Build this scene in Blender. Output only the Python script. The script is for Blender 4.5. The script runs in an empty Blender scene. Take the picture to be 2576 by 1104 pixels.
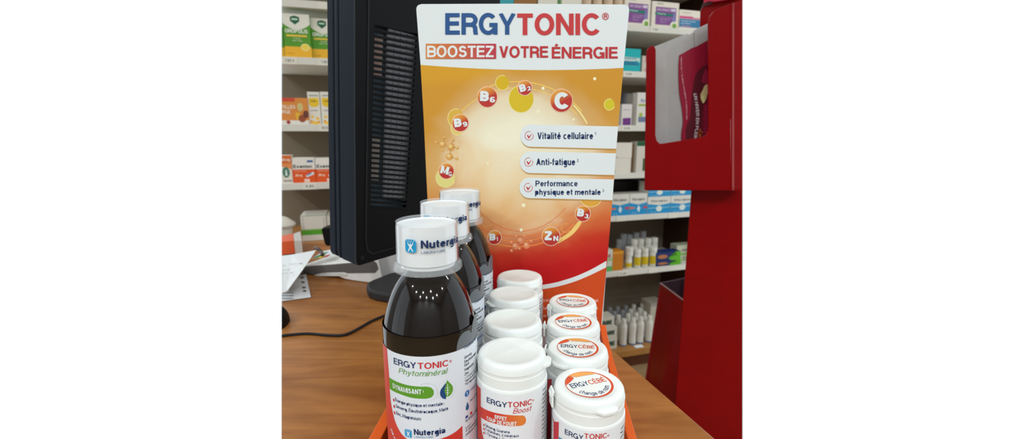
import bpy, bmesh, math
from mathutils import Vector, geometry
R = math.radians
SC = bpy.context.scene
COL = SC.collection

# ------------------------------------------------------------------ camera
FPX, PITCH, CAMZ = 1150.0, R(11), .28
cd = bpy.data.cameras.new('camera'); cam = bpy.data.objects.new('camera', cd); COL.objects.link(cam)
cam.location = (0, 0, CAMZ); cam.rotation_euler = (R(90) - PITCH, 0, 0)
cd.sensor_fit = 'HORIZONTAL'; cd.sensor_width = 36; cd.lens = FPX / 2576 * 36
cd.clip_start = .01; cd.clip_end = 50
cd.dof.use_dof = True; cd.dof.focus_distance = .38; cd.dof.aperture_fstop = 8.0
SC.camera = cam
# ------------------------------------------------------------------ world and exposure
wd_ = bpy.data.worlds.new('world'); SC.world = wd_; wd_.use_nodes = True
bg = wd_.node_tree.nodes['Background']; bg.inputs[0].default_value = (.9, 1, 1.08, 1); bg.inputs[1].default_value = 1.15
SC.view_settings.view_transform = 'Standard'; SC.view_settings.look = 'None'
SC.view_settings.exposure = 0.0; SC.view_settings.gamma = 1.0; SC.view_settings.use_curve_mapping = False
LAMP_W = 14.5
KA = 1.03            # albedo = printed colour in the photo / light level

# ------------------------------------------------------------------ pixel -> world helpers
CP, SP = math.cos(PITCH), math.sin(PITCH)
EYE = Vector((0, 0, CAMZ))
def ray(px, py):
    u = (px - 1288) / FPX; w = (552 - py) / FPX
    return Vector((u, CP + w * SP, -SP + w * CP))
def hit(px, py, p0, n):
    d = ray(px, py); return EYE + d * ((Vector(p0) - EYE).dot(n) / d.dot(n))
def atY(px, py, Y): return hit(px, py, (0, Y, 0), Vector((0, 1, 0)))
def atZ(px, py, z): return hit(px, py, (0, 0, z), Vector((0, 0, 1)))
def cyl(px, py, cx, cy, r):
    d = ray(px, py); a = d.x**2 + d.y**2; b = -(d.x*cx + d.y*cy); c = cx*cx + cy*cy - r*r
    t = (-b - math.sqrt(max(b*b - a*c, 0))) / a
    return math.atan2(d.x*t - cx, -(d.y*t - cy)), CAMZ + d.z*t
# edges of the modelled part of the shop
LEFT_N = ray(708.6, 0).cross(ray(708.6, 1104)); LEFT_N.normalize()
if LEFT_N.x > 0: LEFT_N.negate()          # pointing out to the left
RIGHT_N = ray(1868, 0).cross(ray(1868, 1104)); RIGHT_N.normalize()
if RIGHT_N.x < 0: RIGHT_N.negate()

# ------------------------------------------------------------------ materials
def lin(c): c /= 255; return c / 12.92 if c <= .04045 else ((c + .055) / 1.055) ** 2.4
def alb(rgb, k=None):
    k = KA if k is None else k
    return tuple(min(lin(c) * k, .93) for c in rgb) + (1,)
MATS = {}
def pm(rgb, rough=.5, spec=.25, metal=0, coat=0, var=.0, bump=0, scale=60, k=None, name=None):
    key = (tuple(rgb), rough, spec, metal, coat, var, bump, scale, k)
    if key in MATS: return MATS[key]
    m = bpy.data.materials.new(name or 'paint_%d_%d_%d' % tuple(rgb)); m.use_nodes = True
    nt = m.node_tree; b = nt.nodes['Principled BSDF']
    b.inputs['Roughness'].default_value = rough; b.inputs['Specular IOR Level'].default_value = spec
    b.inputs['Metallic'].default_value = metal; b.inputs['Coat Weight'].default_value = coat
    c = alb(rgb, k)
    b.inputs['Base Color'].default_value = c
    if var or bump:
        tc = nt.nodes.new('ShaderNodeTexCoord'); nz = nt.nodes.new('ShaderNodeTexNoise')
        nz.inputs['Scale'].default_value = scale; nz.inputs['Detail'].default_value = 3
        nt.links.new(tc.outputs['Object'], nz.inputs['Vector'])
        if var:
            rp = nt.nodes.new('ShaderNodeValToRGB')
            rp.color_ramp.elements[0].position = .3; rp.color_ramp.elements[1].position = .7
            rp.color_ramp.elements[0].color = tuple(x * (1 - var) for x in c[:3]) + (1,)
            rp.color_ramp.elements[1].color = tuple(min(x * (1 + var), .95) for x in c[:3]) + (1,)
            nt.links.new(nz.outputs['Fac'], rp.inputs['Fac']); nt.links.new(rp.outputs['Color'], b.inputs['Base Color'])
        if bump:
            bp = nt.nodes.new('ShaderNodeBump'); bp.inputs['Strength'].default_value = bump; bp.inputs['Distance'].default_value = .001
            nt.links.new(nz.outputs['Fac'], bp.inputs['Height']); nt.links.new(bp.outputs['Normal'], b.inputs['Normal'])
    MATS[key] = m; return m

def wood(rgb1, rgb2, name, rot=0, sc=1, rough=.35):
    m = bpy.data.materials.new(name); m.use_nodes = True; nt = m.node_tree; b = nt.nodes['Principled BSDF']
    tc = nt.nodes.new('ShaderNodeTexCoord'); mp = nt.nodes.new('ShaderNodeMapping')
    mp.inputs['Rotation'].default_value = (0, 0, rot); mp.inputs['Scale'].default_value = (3*sc, 22*sc, 3*sc)
    nt.links.new(tc.outputs['Object'], mp.inputs['Vector'])
    n1 = nt.nodes.new('ShaderNodeTexNoise'); n1.inputs['Scale'].default_value = 1.6; n1.inputs['Detail'].default_value = 6; n1.inputs['Distortion'].default_value = 1.2
    nt.links.new(mp.outputs[0], n1.inputs['Vector'])
    n2 = nt.nodes.new('ShaderNodeTexNoise'); n2.inputs['Scale'].default_value = 7; n2.inputs['Detail'].default_value = 5
    nt.links.new(tc.outputs['Object'], n2.inputs['Vector'])
    mx = nt.nodes.new('ShaderNodeMix'); mx.inputs['Factor'].default_value = .45
    nt.links.new(n1.outputs['Fac'], mx.inputs['A']); nt.links.new(n2.outputs['Fac'], mx.inputs['B'])
    rp = nt.nodes.new('ShaderNodeValToRGB'); e = rp.color_ramp.elements
    e[0].position = .32; e[0].color = alb(rgb1); e[1].position = .68; e[1].color = alb(rgb2)
    nt.links.new(mx.outputs['Result'], rp.inputs['Fac']); nt.links.new(rp.outputs['Color'], b.inputs['Base Color'])
    b.inputs['Roughness'].default_value = rough; b.inputs['Specular IOR Level'].default_value = .15
    return m

def clear_plastic():
    m = bpy.data.materials.new('clear_plastic'); m.use_nodes = True; nt = m.node_tree; nt.nodes.clear()
    o = nt.nodes.new('ShaderNodeOutputMaterial'); t = nt.nodes.new('ShaderNodeBsdfTransparent'); g = nt.nodes.new('ShaderNodeBsdfGlossy')
    t.inputs['Color'].default_value = (.985, .99, .99, 1); g.inputs['Roughness'].default_value = .06
    lw = nt.nodes.new('ShaderNodeLayerWeight'); pw = nt.nodes.new('ShaderNodeMath'); pw.operation = 'POWER'; pw.inputs[1].default_value = 3.5
    nt.links.new(lw.outputs['Facing'], pw.inputs[0]); f = nt.nodes.new('ShaderNodeMath'); f.operation = 'MULTIPLY_ADD'; f.inputs[1].default_value = .7; f.inputs[2].default_value = .05
    nt.links.new(pw.outputs[0], f.inputs[0]); mx = nt.nodes.new('ShaderNodeMixShader')
    nt.links.new(f.outputs[0], mx.inputs[0]); nt.links.new(t.outputs[0], mx.inputs[1]); nt.links.new(g.outputs[0], mx.inputs[2])
    nt.links.new(mx.outputs[0], o.inputs[0]); return m

# ------------------------------------------------------------------ mesh helpers
def root_loc(o):
    while o.parent: o = o.parent
    return Vector(o.location)
def clip_bm(bm, planes):
    for co, no in planes:
        g = list(bm.verts) + list(bm.edges) + list(bm.faces)
        res = bmesh.ops.bisect_plane(bm, geom=g, plane_co=co, plane_no=no, clear_outer=True)
        ed = [e for e in res['geom_cut'] if isinstance(e, bmesh.types.BMEdge) and e.is_valid and len(e.link_faces) == 1]
        if len(ed) > 2:
            try: bmesh.ops.holes_fill(bm, edges=ed, sides=0)
            except Exception: pass
def mesh(name, verts, faces, mat, parent=None, local=False, smooth=False, clip='', bevel=0, seg=2):
    me = bpy.data.meshes.new(name)
    bm = bmesh.new()
    vs = [bm.verts.new(v) for v in verts]
    for f in faces:
        try: bm.faces.new([vs[i] for i in f])
        except ValueError: pass
    if bevel:
        bmesh.ops.recalc_face_normals(bm, faces=bm.faces)
        bmesh.ops.bevel(bm, geom=[e for e in bm.edges if len(e.link_faces) == 2 and e.calc_face_angle(0) > .5], offset=bevel, segments=seg, affect='EDGES', profile=.5)
    if clip:
        pl = []
        if 'L' in clip: pl.append((EYE, LEFT_N))
        if 'R' in clip: pl.append((EYE, RIGHT_N))
        clip_bm(bm, pl)
    bmesh.ops.recalc_face_normals(bm, faces=bm.faces)
    off = Vector((0, 0, 0))
    if parent is not None:
        if not local: off = root_loc(parent)
    elif not local and len(bm.verts):
        xs = [v.co for v in bm.verts]
        off = Vector(((min(v.x for v in xs)+max(v.x for v in xs))/2, (min(v.y for v in xs)+max(v.y for v in xs))/2, min(v.z for v in xs)))
    for v in bm.verts: v.co -= off
    if smooth:
        for f in bm.faces: f.smooth = True
        for e in bm.edges:
            if len(e.link_faces) == 2 and e.calc_face_angle(0) > .6: e.smooth = False
    bm.to_mesh(me); bm.free(); me.materials.append(mat)
    o = bpy.data.objects.new(name, me); COL.objects.link(o)
    if parent is not None: o.parent = parent
    else: o.location = off
    return o
def tag(o, label=None, cat=None, group=None, kind=None):
    if label: o['label'] = label
    if cat: o['category'] = cat
    if group: o['group'] = group
    if kind: o['kind'] = kind
    return o
def thing(name, loc, label, cat, group=None, rz=0):
    o = bpy.data.objects.new(name, None); COL.objects.link(o); o.location = loc; o.rotation_euler.z = rz
    o.empty_display_size = .02
    return tag(o, label, cat, group)
def prism(pts, ext):
    n = len(pts); v = [Vector(p) for p in pts] + [Vector(p) + Vector(ext) for p in pts]
    f = [list(range(n)), list(range(2*n - 1, n - 1, -1))] + [[i, (i+1) % n, n + (i+1) % n, n + i] for i in range(n)]
    return v, f
def box(x0, x1, y0, y1, z0, z1, fr=None):
    v = [Vector((x, y, z)) for z in (z0, z1) for x, y in ((x0, y0), (x1, y0), (x1, y1), (x0, y1))]
    if fr: v = [fr(*p) for p in v]
    return v, [(3,2,1,0), (4,5,6,7), (0,1,5,4), (1,2,6,5), (2,3,7,6), (3,0,4,7)]
def lathe(prof, n=56, c=(0, 0, 0), a0=0, a1=2*math.pi, close=True):
    v = []; f = []; full = abs(a1 - a0 - 2*math.pi) < 1e-6
    cols = n if full else n + 1
    for i in range(cols):
        a = a0 + (a1 - a0) * i / n
        for r, z in prof: v.append(Vector((c[0] + r*math.sin(a), c[1] - r*math.cos(a), c[2] + z)))
    m = len(prof)
    for i in range(n):
        j = (i + 1) % cols
        for k in range(m - 1): f.append((i*m + k, j*m + k, j*m + k + 1, i*m + k + 1))
    if full and close:
        if prof[0][0] > 1e-6: f.append([i*m for i in range(cols)])
        if prof[-1][0] > 1e-6: f.append([i*m + m - 1 for i in range(cols)])
    return v, f
def lathe_obj(name, prof, mat, parent=None, n=56, c=(0, 0, 0), local=True, clip=''):
    v, f = lathe(prof, n, c, close=False)
    bm = bmesh.new(); vs = [bm.verts.new(p) for p in v]
    for q in f:
        try: bm.faces.new([vs[i] for i in q])
        except ValueError: pass
    bmesh.ops.remove_doubles(bm, verts=bm.verts, dist=1e-6)
    vv = [x.co.copy() for x in bm.verts]; bm.verts.index_update(); ff = [[x.index for x in q.verts] for q in bm.faces]; bm.free()
    return mesh(name, vv, ff, mat, parent, local=local, smooth=True, clip=clip)
def tube(pts, r, n=8):
    v = []; f = []
    for i, p in enumerate(pts):
        t = (Vector(pts[min(i+1, len(pts)-1)]) - Vector(pts[max(i-1, 0)])).normalized()
        s = t.cross(Vector((0, 0, 1))); s = s.normalized() if s.length > 1e-5 else Vector((1, 0, 0)); u = s.cross(t)
        for k in range(n):
            a = 2*math.pi*k/n; v.append(Vector(p) + s*(r*math.cos(a)) + u*(r*math.sin(a)))
    for i in range(len(pts)-1):
        for k in range(n): f.append((i*n+k, i*n+(k+1) % n, (i+1)*n+(k+1) % n, (i+1)*n+k))
    f.append(list(range(n))); f.append(list(range((len(pts)-1)*n, len(pts)*n)))
    return v, f
def smoothpath(pts, n=8):
    pts = [Vector(p) for p in pts]; out = []
    for i in range(len(pts)-1):
        p0, p1, p2, p3 = pts[max(i-1, 0)], pts[i], pts[i+1], pts[min(i+2, len(pts)-1)]
        for k in range(n):
            t = k/n
            out.append(.5*((2*p1) + (p2-p0)*t + (2*p0-5*p1+4*p2-p3)*t*t + (3*p1-p0-3*p2+p3)*t**3))
    return out + [pts[-1]]

# ------------------------------------------------------------------ flat print: 2-d shapes mapped onto a surface
TX = {}
# ---- grotesque stroke alphabet: capital height 1, centre lines thickened to w
def _arc(cx, cy, rx, ry, a0, a1, n=None):
    n = n or max(4, int(abs(a1 - a0)/15))
    return [(cx + rx*math.cos(R(a0 + (a1-a0)*i/n)), cy + ry*math.sin(R(a0 + (a1-a0)*i/n))) for i in range(n + 1)]
XH = .73; DE = -.27
def _glyph(c, w):
    """returns (advance width, strokes, dots)"""
    h = w/2; k = w*.46
    def stem(x, y0=0, y1=1): return [(x, y0), (x, y1)]
    acc = {'É': 'E', 'é': 'e', 'À': 'A', 'è': 'e', 'ê': 'e', 'û': 'u', 'à': 'a', 'ô': 'o'}
    if c in acc:
        W_, st, ds = _glyph(acc[c], w); top = 1.0 if c.isupper() else XH
        a = [(W_*.44, top + .06), (W_*.62, top + .24)]
        if c in 'Àèà': a = [(W_*.56, top + .06), (W_*.38, top + .24)]
        if c in 'êûô': a = [(W_*.3, top + .08), (W_*.5, top + .22), (W_*.7, top + .08)]
        return W_, st + [a], ds
    b = 1 - h
    if c == 'E': return .64, [stem(h), [(0, h), (.64, h)], [(0, .52), (.60, .52)], [(0, b), (.63, b)]], []
    if c == 'F': return .60, [stem(h), [(0, .50), (.54, .50)], [(0, b), (.60, b)]], []
    if c == 'L': return .57, [stem(h), [(0, h), (.57, h)]], []
    if c == 'T': return .64, [stem(.32), [(0, b), (.64, b)]], []
    if c == 'I': return w, [stem(h)], []
    if c == 'H': return .70, [stem(h), stem(.70 - h), [(0, .52), (.70, .52)]], []
    if c == 'N': return .72, [stem(h), stem(.72 - h), [(h*1.1, 1), (.72 - h*1.1, 0)]], []
    if c == 'M': return .86, [stem(h), stem(.86 - h), [(h*1.1, 1), (.43, 0), (.86 - h*1.1, 1)]], []
    if c == 'Y': return .74, [[(k, 1), (.37, .42), (.74 - k, 1)], stem(.37, 0, .44)], []
    def vee(W_, H_): e = W_/2 - .55*w; yi = H_*(1 - (W_/2 - 1.05*w)/e); return [(0, H_), (1.05*w, H_), (W_/2, yi), (W_ - 1.05*w, H_), (W_, H_), (W_/2 + .55*w, 0), (W_/2 - .55*w, 0)]
    if c == 'V': return .70, [], [vee(.70, 1)]
    if c == 'A': return .74, [[(.16, .28), (.58, .28)]], [[(p, 1 - q) for p, q in vee(.74, 1)]]
    if c == 'X': return .70, [[(k, 0), (.70 - k, 1)], [(k, 1), (.70 - k, 0)]], []
    if c == 'Z': return .64, [[(.02, b), (.62, b)], [(0, h), (.64, h)], [(.60, b), (.06, h)]], []
    if c == 'K': return .72, [stem(h), [(.66, 1), (h, .36)], [(.28, .58), (.66, 0)]], []
    if c == 'O': return .80, [_arc(.40, .5, .40 - h, .515 - h, 0, 360, 28)], []
    if c == 'Q': return .80, [_arc(.40, .5, .40 - h, .515 - h, 0, 360, 28), [(.45, .25), (.74, -.02)]], []
    if c == 'C': return .75, [_arc(.40, .5, .40 - h, .515 - h, 42, 322, 24)], []
    if c == 'G': return .80, [_arc(.41, .5, .41 - h, .515 - h, 42, 330, 24), [(.46, .45), (.80 + h*.2, .45)], stem(.80 - h*.8, 0, .45 + h)], []
    if c == 'U': return .70, [[(h, 1), (h, .33)] + _arc(.35, .33, .35 - h, .34 - h, 180, 360) + [(.70 - h, .33), (.70 - h, 1)]], []
    if c == 'J': return .50, [[(.50 - h, 1), (.50 - h, .28)] + _arc(.25, .28, .25 - h, .29 - h, 0, -180)], []
    if c == 'D': return .72, [stem(h), [(0, b), (.32, b)] + _arc(.32, .5, .40 - h, .5 - h, 90, -90) + [(0, h)]], []
    if c in 'PRB':
        yb = .46; r_ = (b - yb)/2; bowl = [(0, b), (.38, b)] + _arc(.38, (b + yb)/2, r_*1.05, r_, 90, -90) + [(0, yb)]
        if c == 'P': return .38 + r_*1.05 + h, [stem(h), bowl], []
        if c == 'R': return .69, [stem(h), bowl, [(.36, yb)] + _arc(.40, yb - .17, .20, .17, 80, 0) + [(.605, .15), (.63, -.03)]], []
        r2 = (.52 - h)/2
        return .68, [stem(h), bowl[:-1] + [(0, .52)], [(0, .52), (.40, .52)] + _arc(.40, .26 + h/2, r2*1.12, r2, 90, -90) + [(0, h)]], []
    if c == 'S':
        rt = (b - .51)/2; rb_ = (.53 - h)/2
        return .66, [_arc(.33, b - rt, .29 - h, rt, 12, 250, 16) + _arc(.33, h + rb_, .33 - h, rb_, 75, -165, 16)], []
    if c == '0': return .56, [_arc(.28, .5, .28 - h, .5 - h, 0, 360, 24)], []
    if c == '1': return .36, [stem(.36 - h), [(.36 - h, b), (.20, .80), (0, .76)]], []
    if c == '2': return .56, [_arc(.28, .70, .26 - h, .30 - h, 170, -25, 14) + [(.30, .34), (.06, .10), (.06, h)], [(0, h), (.56, h)]], []
    if c == '3': return .56, [_arc(.27, .74, .24 - h, .26 - h, 160, -90, 14), _arc(.27, .29, .28 - h, .30 - h, 90, -165, 16)], []
    if c == '4': return .58, [stem(.44 - h), [(.0, .26), (.58, .26)], [(.40 - h, 1), (.03, .28)]], []
    if c == '5': return .56, [[(.50, b), (.12, b), (.08, .48)], _arc(.27, .32, .28 - h, .33 - h, 140, -160, 16)], []
    if c == '6': return .56, [_arc(.28, .32, .28 - h, .33 - h, 0, 360, 20), [(h, .34), (h, .5)] + _arc(.30, .62, .30 - h, .39 - h, 180, 40, 10)], []
    if c == '9': return .56, [_arc(.28, .68, .28 - h, .33 - h, 0, 360, 20), [(.56 - h, .66), (.56 - h, .5)] + _arc(.26, .38, .30 - h, .39 - h, 0, -140, 10)], []
    if c == '8': return .56, [_arc(.28, .75, .24 - h, .26 - h, 0, 360, 18), _arc(.28, .28, .28 - h, .29 - h, 0, 360, 18)], []
    if c == '7': return .54, [[(0, b), (.54 - h*.5, b)], [(.50, b), (.18, 0)]], []
    x = XH; m = x - h; rr = x/2 - h + .01
    if c == 'o': return .58, [_arc(.29, x/2, .29 - h, rr, 0, 360, 22)], []
    if c == 'c': return .54, [_arc(.29, x/2, .29 - h, rr, 45, 318, 18)], []
    if c == 'e': return .58, [_arc(.29, x/2, .29 - h, rr, 0, 325, 20), [(h, x/2), (.58 - h*.4, x/2)]], []
    if c in 'bdpqg':
        st = {'b': stem(h), 'p': stem(h, DE, x), 'd': stem(.60 - h), 'q': stem(.60 - h, DE, x), 'g': [(.60 - h, x), (.60 - h, -.06)] + _arc(.30, -.06, .30 - h, .22 - h*.6, 0, -150)}[c]
        return .60, [st, _arc(.30, x/2, .30 - h, rr, 0, 360, 22)], []
    if c == 'a': return .56, [[(h*1.1, .53)] + _arc(.27, .50, .24 - h*.5, .23 - h, 165, 0, 9) + [(.51 - h*.5, .14), (.55, h*.7)], _arc(.25, .21, .25 - h, .22 - h, 25, 335, 14), [(.44, .30), (.50 - h*.5, .44)], [(.30, .42 - h*.6), (.50 - h*.6, .45)]], []
    if c in 'nhmr':
        tops = [stem(h, 0, 1 if c == 'h' else x)]
        if c == 'r': return .36, tops + [_arc(.34, x - .32, .26, .32 - h, 180, 85, 8)], []
        if c == 'm': return .88, tops + [_arc(.25 + h*.2, x - .26, .25 - h*.8, .26 - h, 180, 0, 10) + [(.50 - h*.6, 0)], _arc(.67 + h*.1, x - .26, .25 - h*.8, .26 - h, 180, 0, 10) + [(.88 - h, 0)]], []
        return .56, tops + [_arc(.28 + h*.2, x - .27, .28 - h*1.2, .27 - h, 180, 0, 10) + [(.56 - h, 0)]], []
    if c == 'u': return .56, [stem(.56 - h, 0, x), [(h, x), (h, .27)] + _arc(.28 - h*.2, .27, .28 - h*.9, .27 - h, 180, 360, 10)], []
    if c == 'i': return w, [stem(h, 0, x), stem(h, .86, 1.0)], []
    if c == 'j': return w*1.4, [[(h*1.8, x), (h*1.8, -.1), (0, DE + h)], stem(h*1.8, .86, 1.0)], []
    if c == 'l': return w, [stem(h)], []
    if c == 't': return .34, [[(.16, .93), (.16, .18)] + _arc(.28, .17, .12, .17 - h, 180, 280, 5), [(0, m), (.34, m)]], []
    if c == 'f': return .34, [[(.14, 0), (.14, .80)] + _arc(.28, .82, .14, .18 - h, 180, 85, 5), [(0, m), (.33, m)]], []
    if c == 'v': return .54, [], [vee(.54, XH)]
    if c == 'y': return .54, [[(k, x), (.27, .04)], [(.54 - k, x), (.25, -.1), (.20, DE + h + .03), (.06, DE + h)]], []
    if c == 'x': return .54, [[(k, x), (.54 - k, 0)], [(k, 0), (.54 - k, x)]], []
    if c == 'w': return .78, [[(k, x), (.22, 0), (.39, x*.95), (.56, 0), (.78 - k, x)]], []
    if c == 'k': return .54, [stem(h), [(.50, x), (h, .26)], [(.20, .42), (.50, 0)]], []
    if c == 'z': return .50, [[(.02, m), (.48, m)], [(0, h), (.50, h)], [(.46, m), (.05, h)]], []
    if c == 's':
        rt = (m - .38)/2; rb_ = (.39 - h)/2
        return .50, [_arc(.25, m - rt, .23 - h, rt, 15, 250, 12) + _arc(.25, h + rb_, .25 - h, rb_, 75, -165, 12)], []
    if c == '-': return .32, [[(0, .34), (.32, .34)]], []
    if c == '.': return w, [stem(h, 0, w)], []
    if c == ',': return w, [[(h, w), (h, 0), (h*.4, -.14)]], []
    if c == '/': return .30, [[(0, -.02), (.30, 1.02)]], []
    if c == '+': return .50, [[(0, .34), (.50, .34)], stem(.25, .09, .59)], []
    if c == '*': return .34, [stem(.17, .66, 1), [(.02, .74), (.32, .92)], [(.02, .92), (.32, .74)]], []
    if c == '’': return w, [[(h, 1), (h*.6, .78)]], []
    if c == '°': return .30, [_arc(.15, .86, .12, .12, 0, 360, 12)], []
    if c == '€': return .60, [_arc(.36, .5, .30 - h, .5 - h, 50, 310, 16), [(0, .58), (.44, .58)], [(0, .42), (.44, .42)]], []
    if c == '@': return .80, [_arc(.40, .4, .38, .46, -60, 270, 20), _arc(.40, .4, .16, .2, 0, 360, 14), [(.57, .6), (.58, .3), (.72, .25)]], []
    if c == '®': return .70, [_arc(.35, .65, .33, .33, 0, 360, 20), stem(.26, .46, .85), [(.26, .82), (.38, .82)] + _arc(.38, .74, .08, .08, 90, -90, 6) + [(.26, .66)], [(.38, .66), (.48, .46)]], []
    return None
def _thick(pl, w):
    pl = [p for i, p in enumerate(pl) if i == 0 or math.hypot(p[0] - pl[i-1][0], p[1] - pl[i-1][1]) > 1e-5]
    closed = abs(pl[0][0] - pl[-1][0]) < 1e-6 and abs(pl[0][1] - pl[-1][1]) < 1e-6 and len(pl) > 3
    n = len(pl); out = []
    for i in range(n):
        def dirn(a, b):
            dx, dy = pl[b][0] - pl[a][0], pl[b][1] - pl[a][1]; l = math.hypot(dx, dy) or 1; return dx/l, dy/l
        if closed: d0 = dirn((i - 1) % (n - 1), i % (n - 1)) if i % (n - 1) else dirn(n - 2, 0); d1 = dirn(i % (n - 1), (i % (n - 1)) + 1)
        else: d0 = dirn(max(i - 1, 0), max(i, 1)); d1 = dirn(min(i, n - 2), min(i + 1, n - 1))
        nx, ny = -(d0[1] + d1[1]), d0[0] + d1[0]; l = math.hypot(nx, ny)
        if l < .3: nx, ny, l = -d1[1], d1[0], 1
        nx /= l; ny /= l; c = max(nx*-d1[1] + ny*d1[0], .5); s = w/2/c
        out.append((pl[i][0] + nx*s, pl[i][1] + ny*s)); out.append((pl[i][0] - nx*s, pl[i][1] - ny*s))
    return out, [(2*i, 2*i+1, 2*i+3, 2*i+2) for i in range(n - 1)]
def glyphs(s, w=.13, shear=0, sp=1):
    key = (s, w, shear, sp)
    if key in TX: return TX[key]
    V, Fc = [], []; x = 0; gap = (.155 - w*.35)*sp
    for c in s:
        if c == ' ': x += .30; continue
        g = _glyph(c, w)
        if g is None: x += .3; continue
        for st in g[1]:
            v, f = _thick(st, w if c not in '®@' else w*.7); o = len(V)
            if c in 'RVNMAXYZKvwxyk': v = [(p, min(q, 1 if c.isupper() or c == 'k' else XH)) for p, q in v]; v = [(p, max(q, 0 if c != 'y' else -9)) for p, q in v]
            V += [(p + x + q*shear, q) for p, q in v]; Fc += [tuple(i + o for i in t) for t in f]
        for pg in g[2]:
            o = len(V); V += [(p + x + q*shear, q) for p, q in pg]; Fc.append(tuple(range(o, o + len(pg))))
        x += g[0] + gap
    ar = lambda q: sum(V[q[i]][0]*V[q[(i+1) % len(q)]][1] - V[q[(i+1) % len(q)]][0]*V[q[i]][1] for i in range(len(q)))
    Fc = [q if ar(q) > 0 else q[::-1] for q in Fc]
    r_ = geometry.delaunay_2d_cdt([Vector(p) for p in V], [], Fc, 1, 1e-5)      # union of the overlapping strokes
    V, Fc = [(p.x, p.y) for p in r_[0]], [tuple(q) for q, o_ in zip(r_[2], r_[5]) if len(o_)]
    TX[key] = (V, Fc); return V, Fc
def text2(s, x0, x1, base, cap, bold=.0, shear=0, sp=1):
    """lettering filling x0..x1 on a baseline, capital height cap (signed); x1 None keeps the natural width"""
    v, f = glyphs(s, min(.128 + bold*2.6, .26), shear, sp)
    a = min(x for x, y in v); b = max(x for x, y in v)
    kx = (x1 - x0) / (b - a) if x1 is not None else abs(cap)
    return [(x0 + (x - a) * kx, base + y * cap) for x, y in v], f
def poly2(pts): return [tuple(p) for p in pts], [tuple(range(len(pts)))]
def rect2(x0, y0, x1, y1): return poly2([(x0, y0), (x1, y0), (x1, y1), (x0, y1)])
def disc2(cx, cy, rx, ry=None, n=28, a0=0, a1=360):
    ry = rx if ry is None else ry
    m = n if a1 - a0 >= 360 else n + 1
    return poly2([(cx + rx*math.cos(R(a0 + (a1-a0)*i/n)), cy + ry*math.sin(R(a0 + (a1-a0)*i/n))) for i in range(m)])
def ring2(cx, cy, rx, ry, w, n=36, a0=0, a1=360):
    v = []; f = []
    for i in range(n + 1):
        a = R(a0 + (a1 - a0) * i / n)
        for q in (0, 1): v.append((cx + (rx - w*q)*math.cos(a), cy + (ry - w*q)*math.sin(a)))
    for i in range(n): f.append((2*i, 2*i+1, 2*i+3, 2*i+2))
    return v, f
def rrect2(x0, y0, x1, y1, r, n=5):
    p = []
    for cx, cy, a in ((x1-r, y1-r, 0), (x0+r, y1-r, 90), (x0+r, y0+r, 180), (x1-r, y0+r, 270)):
        p += [(cx + r*math.cos(R(a + 90*i/n)), cy + r*math.sin(R(a + 90*i/n))) for i in range(n+1)]
    return poly2(p)
def join2(*shapes):
    V = []; Fc = []
    for v, f in shapes:
        o = len(V); V += v; Fc += [tuple(i + o for i in q) for q in f]
    return V, Fc
def curve2(pts, n=6):
    return [(p.x, p.y) for p in smoothpath([(x, y, 0) for x, y in pts], n)]
def printed(name, shape, fmap, mat, parent, local=False, step=None, clip='', label=None):
    v, f = shape
    bm = bmesh.new(); vs = [bm.verts.new((x, y, 0)) for x, y in v]
    for q in f:
        try: bm.faces.new([vs[i] for i in q])
        except ValueError: pass
    if step:
        lo = min(x for x, y in v); hi = max(x for x, y in v); x = math.ceil(lo/step)*step
        while x < hi:
            bmesh.ops.bisect_plane(bm, geom=list(bm.verts)+list(bm.edges)+list(bm.faces), plane_co=(x, 0, 0), plane_no=(1, 0, 0)); x += step
    bmesh.ops.triangulate(bm, faces=bm.faces)
    bm.verts.index_update()
    vv = [fmap(p.co.x, p.co.y) for p in bm.verts]; ff = [[p.index for p in q.verts] for q in bm.faces]; bm.free()
    o = mesh(name, vv, ff, mat, parent, local=local, clip=clip)
    if label: o['label'] = label
    return o
def copy_tree(o, parent=None):
    c = o.copy(); COL.objects.link(c); c.parent = parent
    for ch in list(o.children): copy_tree(ch, c)
    return c

# ------------------------------------------------------------------ palette
NAVY = (28, 50, 92); REDINK = (190, 40, 38); GREENINK = (88, 150, 40); WHITE = (226, 232, 232)
M_INK = pm((24, 46, 88), .55); M_RED = pm((196, 50, 46), .5); M_WHITE = pm(WHITE, .45); M_DARK = pm((38, 36, 36), .6)
M_GREEN = pm((92, 150, 42), .5); M_GREY = pm((130, 134, 138), .6)
M_CLEAR = clear_plastic()
def frosted():
    m = bpy.data.materials.new('frosted_plastic'); m.use_nodes = True; nt = m.node_tree; nt.nodes.clear()
    o = nt.nodes.new('ShaderNodeOutputMaterial'); t = nt.nodes.new('ShaderNodeBsdfTransparent'); g = nt.nodes.new('ShaderNodeBsdfPrincipled')
    g.inputs['Base Color'].default_value = (.75, .78, .8, 1); g.inputs['Roughness'].default_value = .15
    mx = nt.nodes.new('ShaderNodeMixShader'); mx.inputs[0].default_value = .2
    nt.links.new(t.outputs[0], mx.inputs[1]); nt.links.new(g.outputs[0], mx.inputs[2]); nt.links.new(mx.outputs[0], o.inputs[0]); return m
M_FROST = frosted()
M_BLACK = pm((9, 9, 10), .45, .15, bump=.15, scale=900, k=1)
M_BLACK2 = pm((14, 14, 15), .5, .3, k=1)
M_JAR = pm((232, 234, 230), .38, .45, name='white_jar_plastic')
M_SHELF = pm((215, 210, 198), .5); M_BACK = pm((126, 114, 96), .7, .2, var=.06, scale=6); M_BROWN = pm((62, 40, 26), .6, .2, var=.1, scale=8)
M_COUNTER = wood((126, 74, 32), (176, 116, 58), 'counter_wood', R(65), 1.3)
M_SHELFWOOD = wood((150, 100, 52), (178, 126, 70), 'shelf_wood', R(20), 1)
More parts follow.
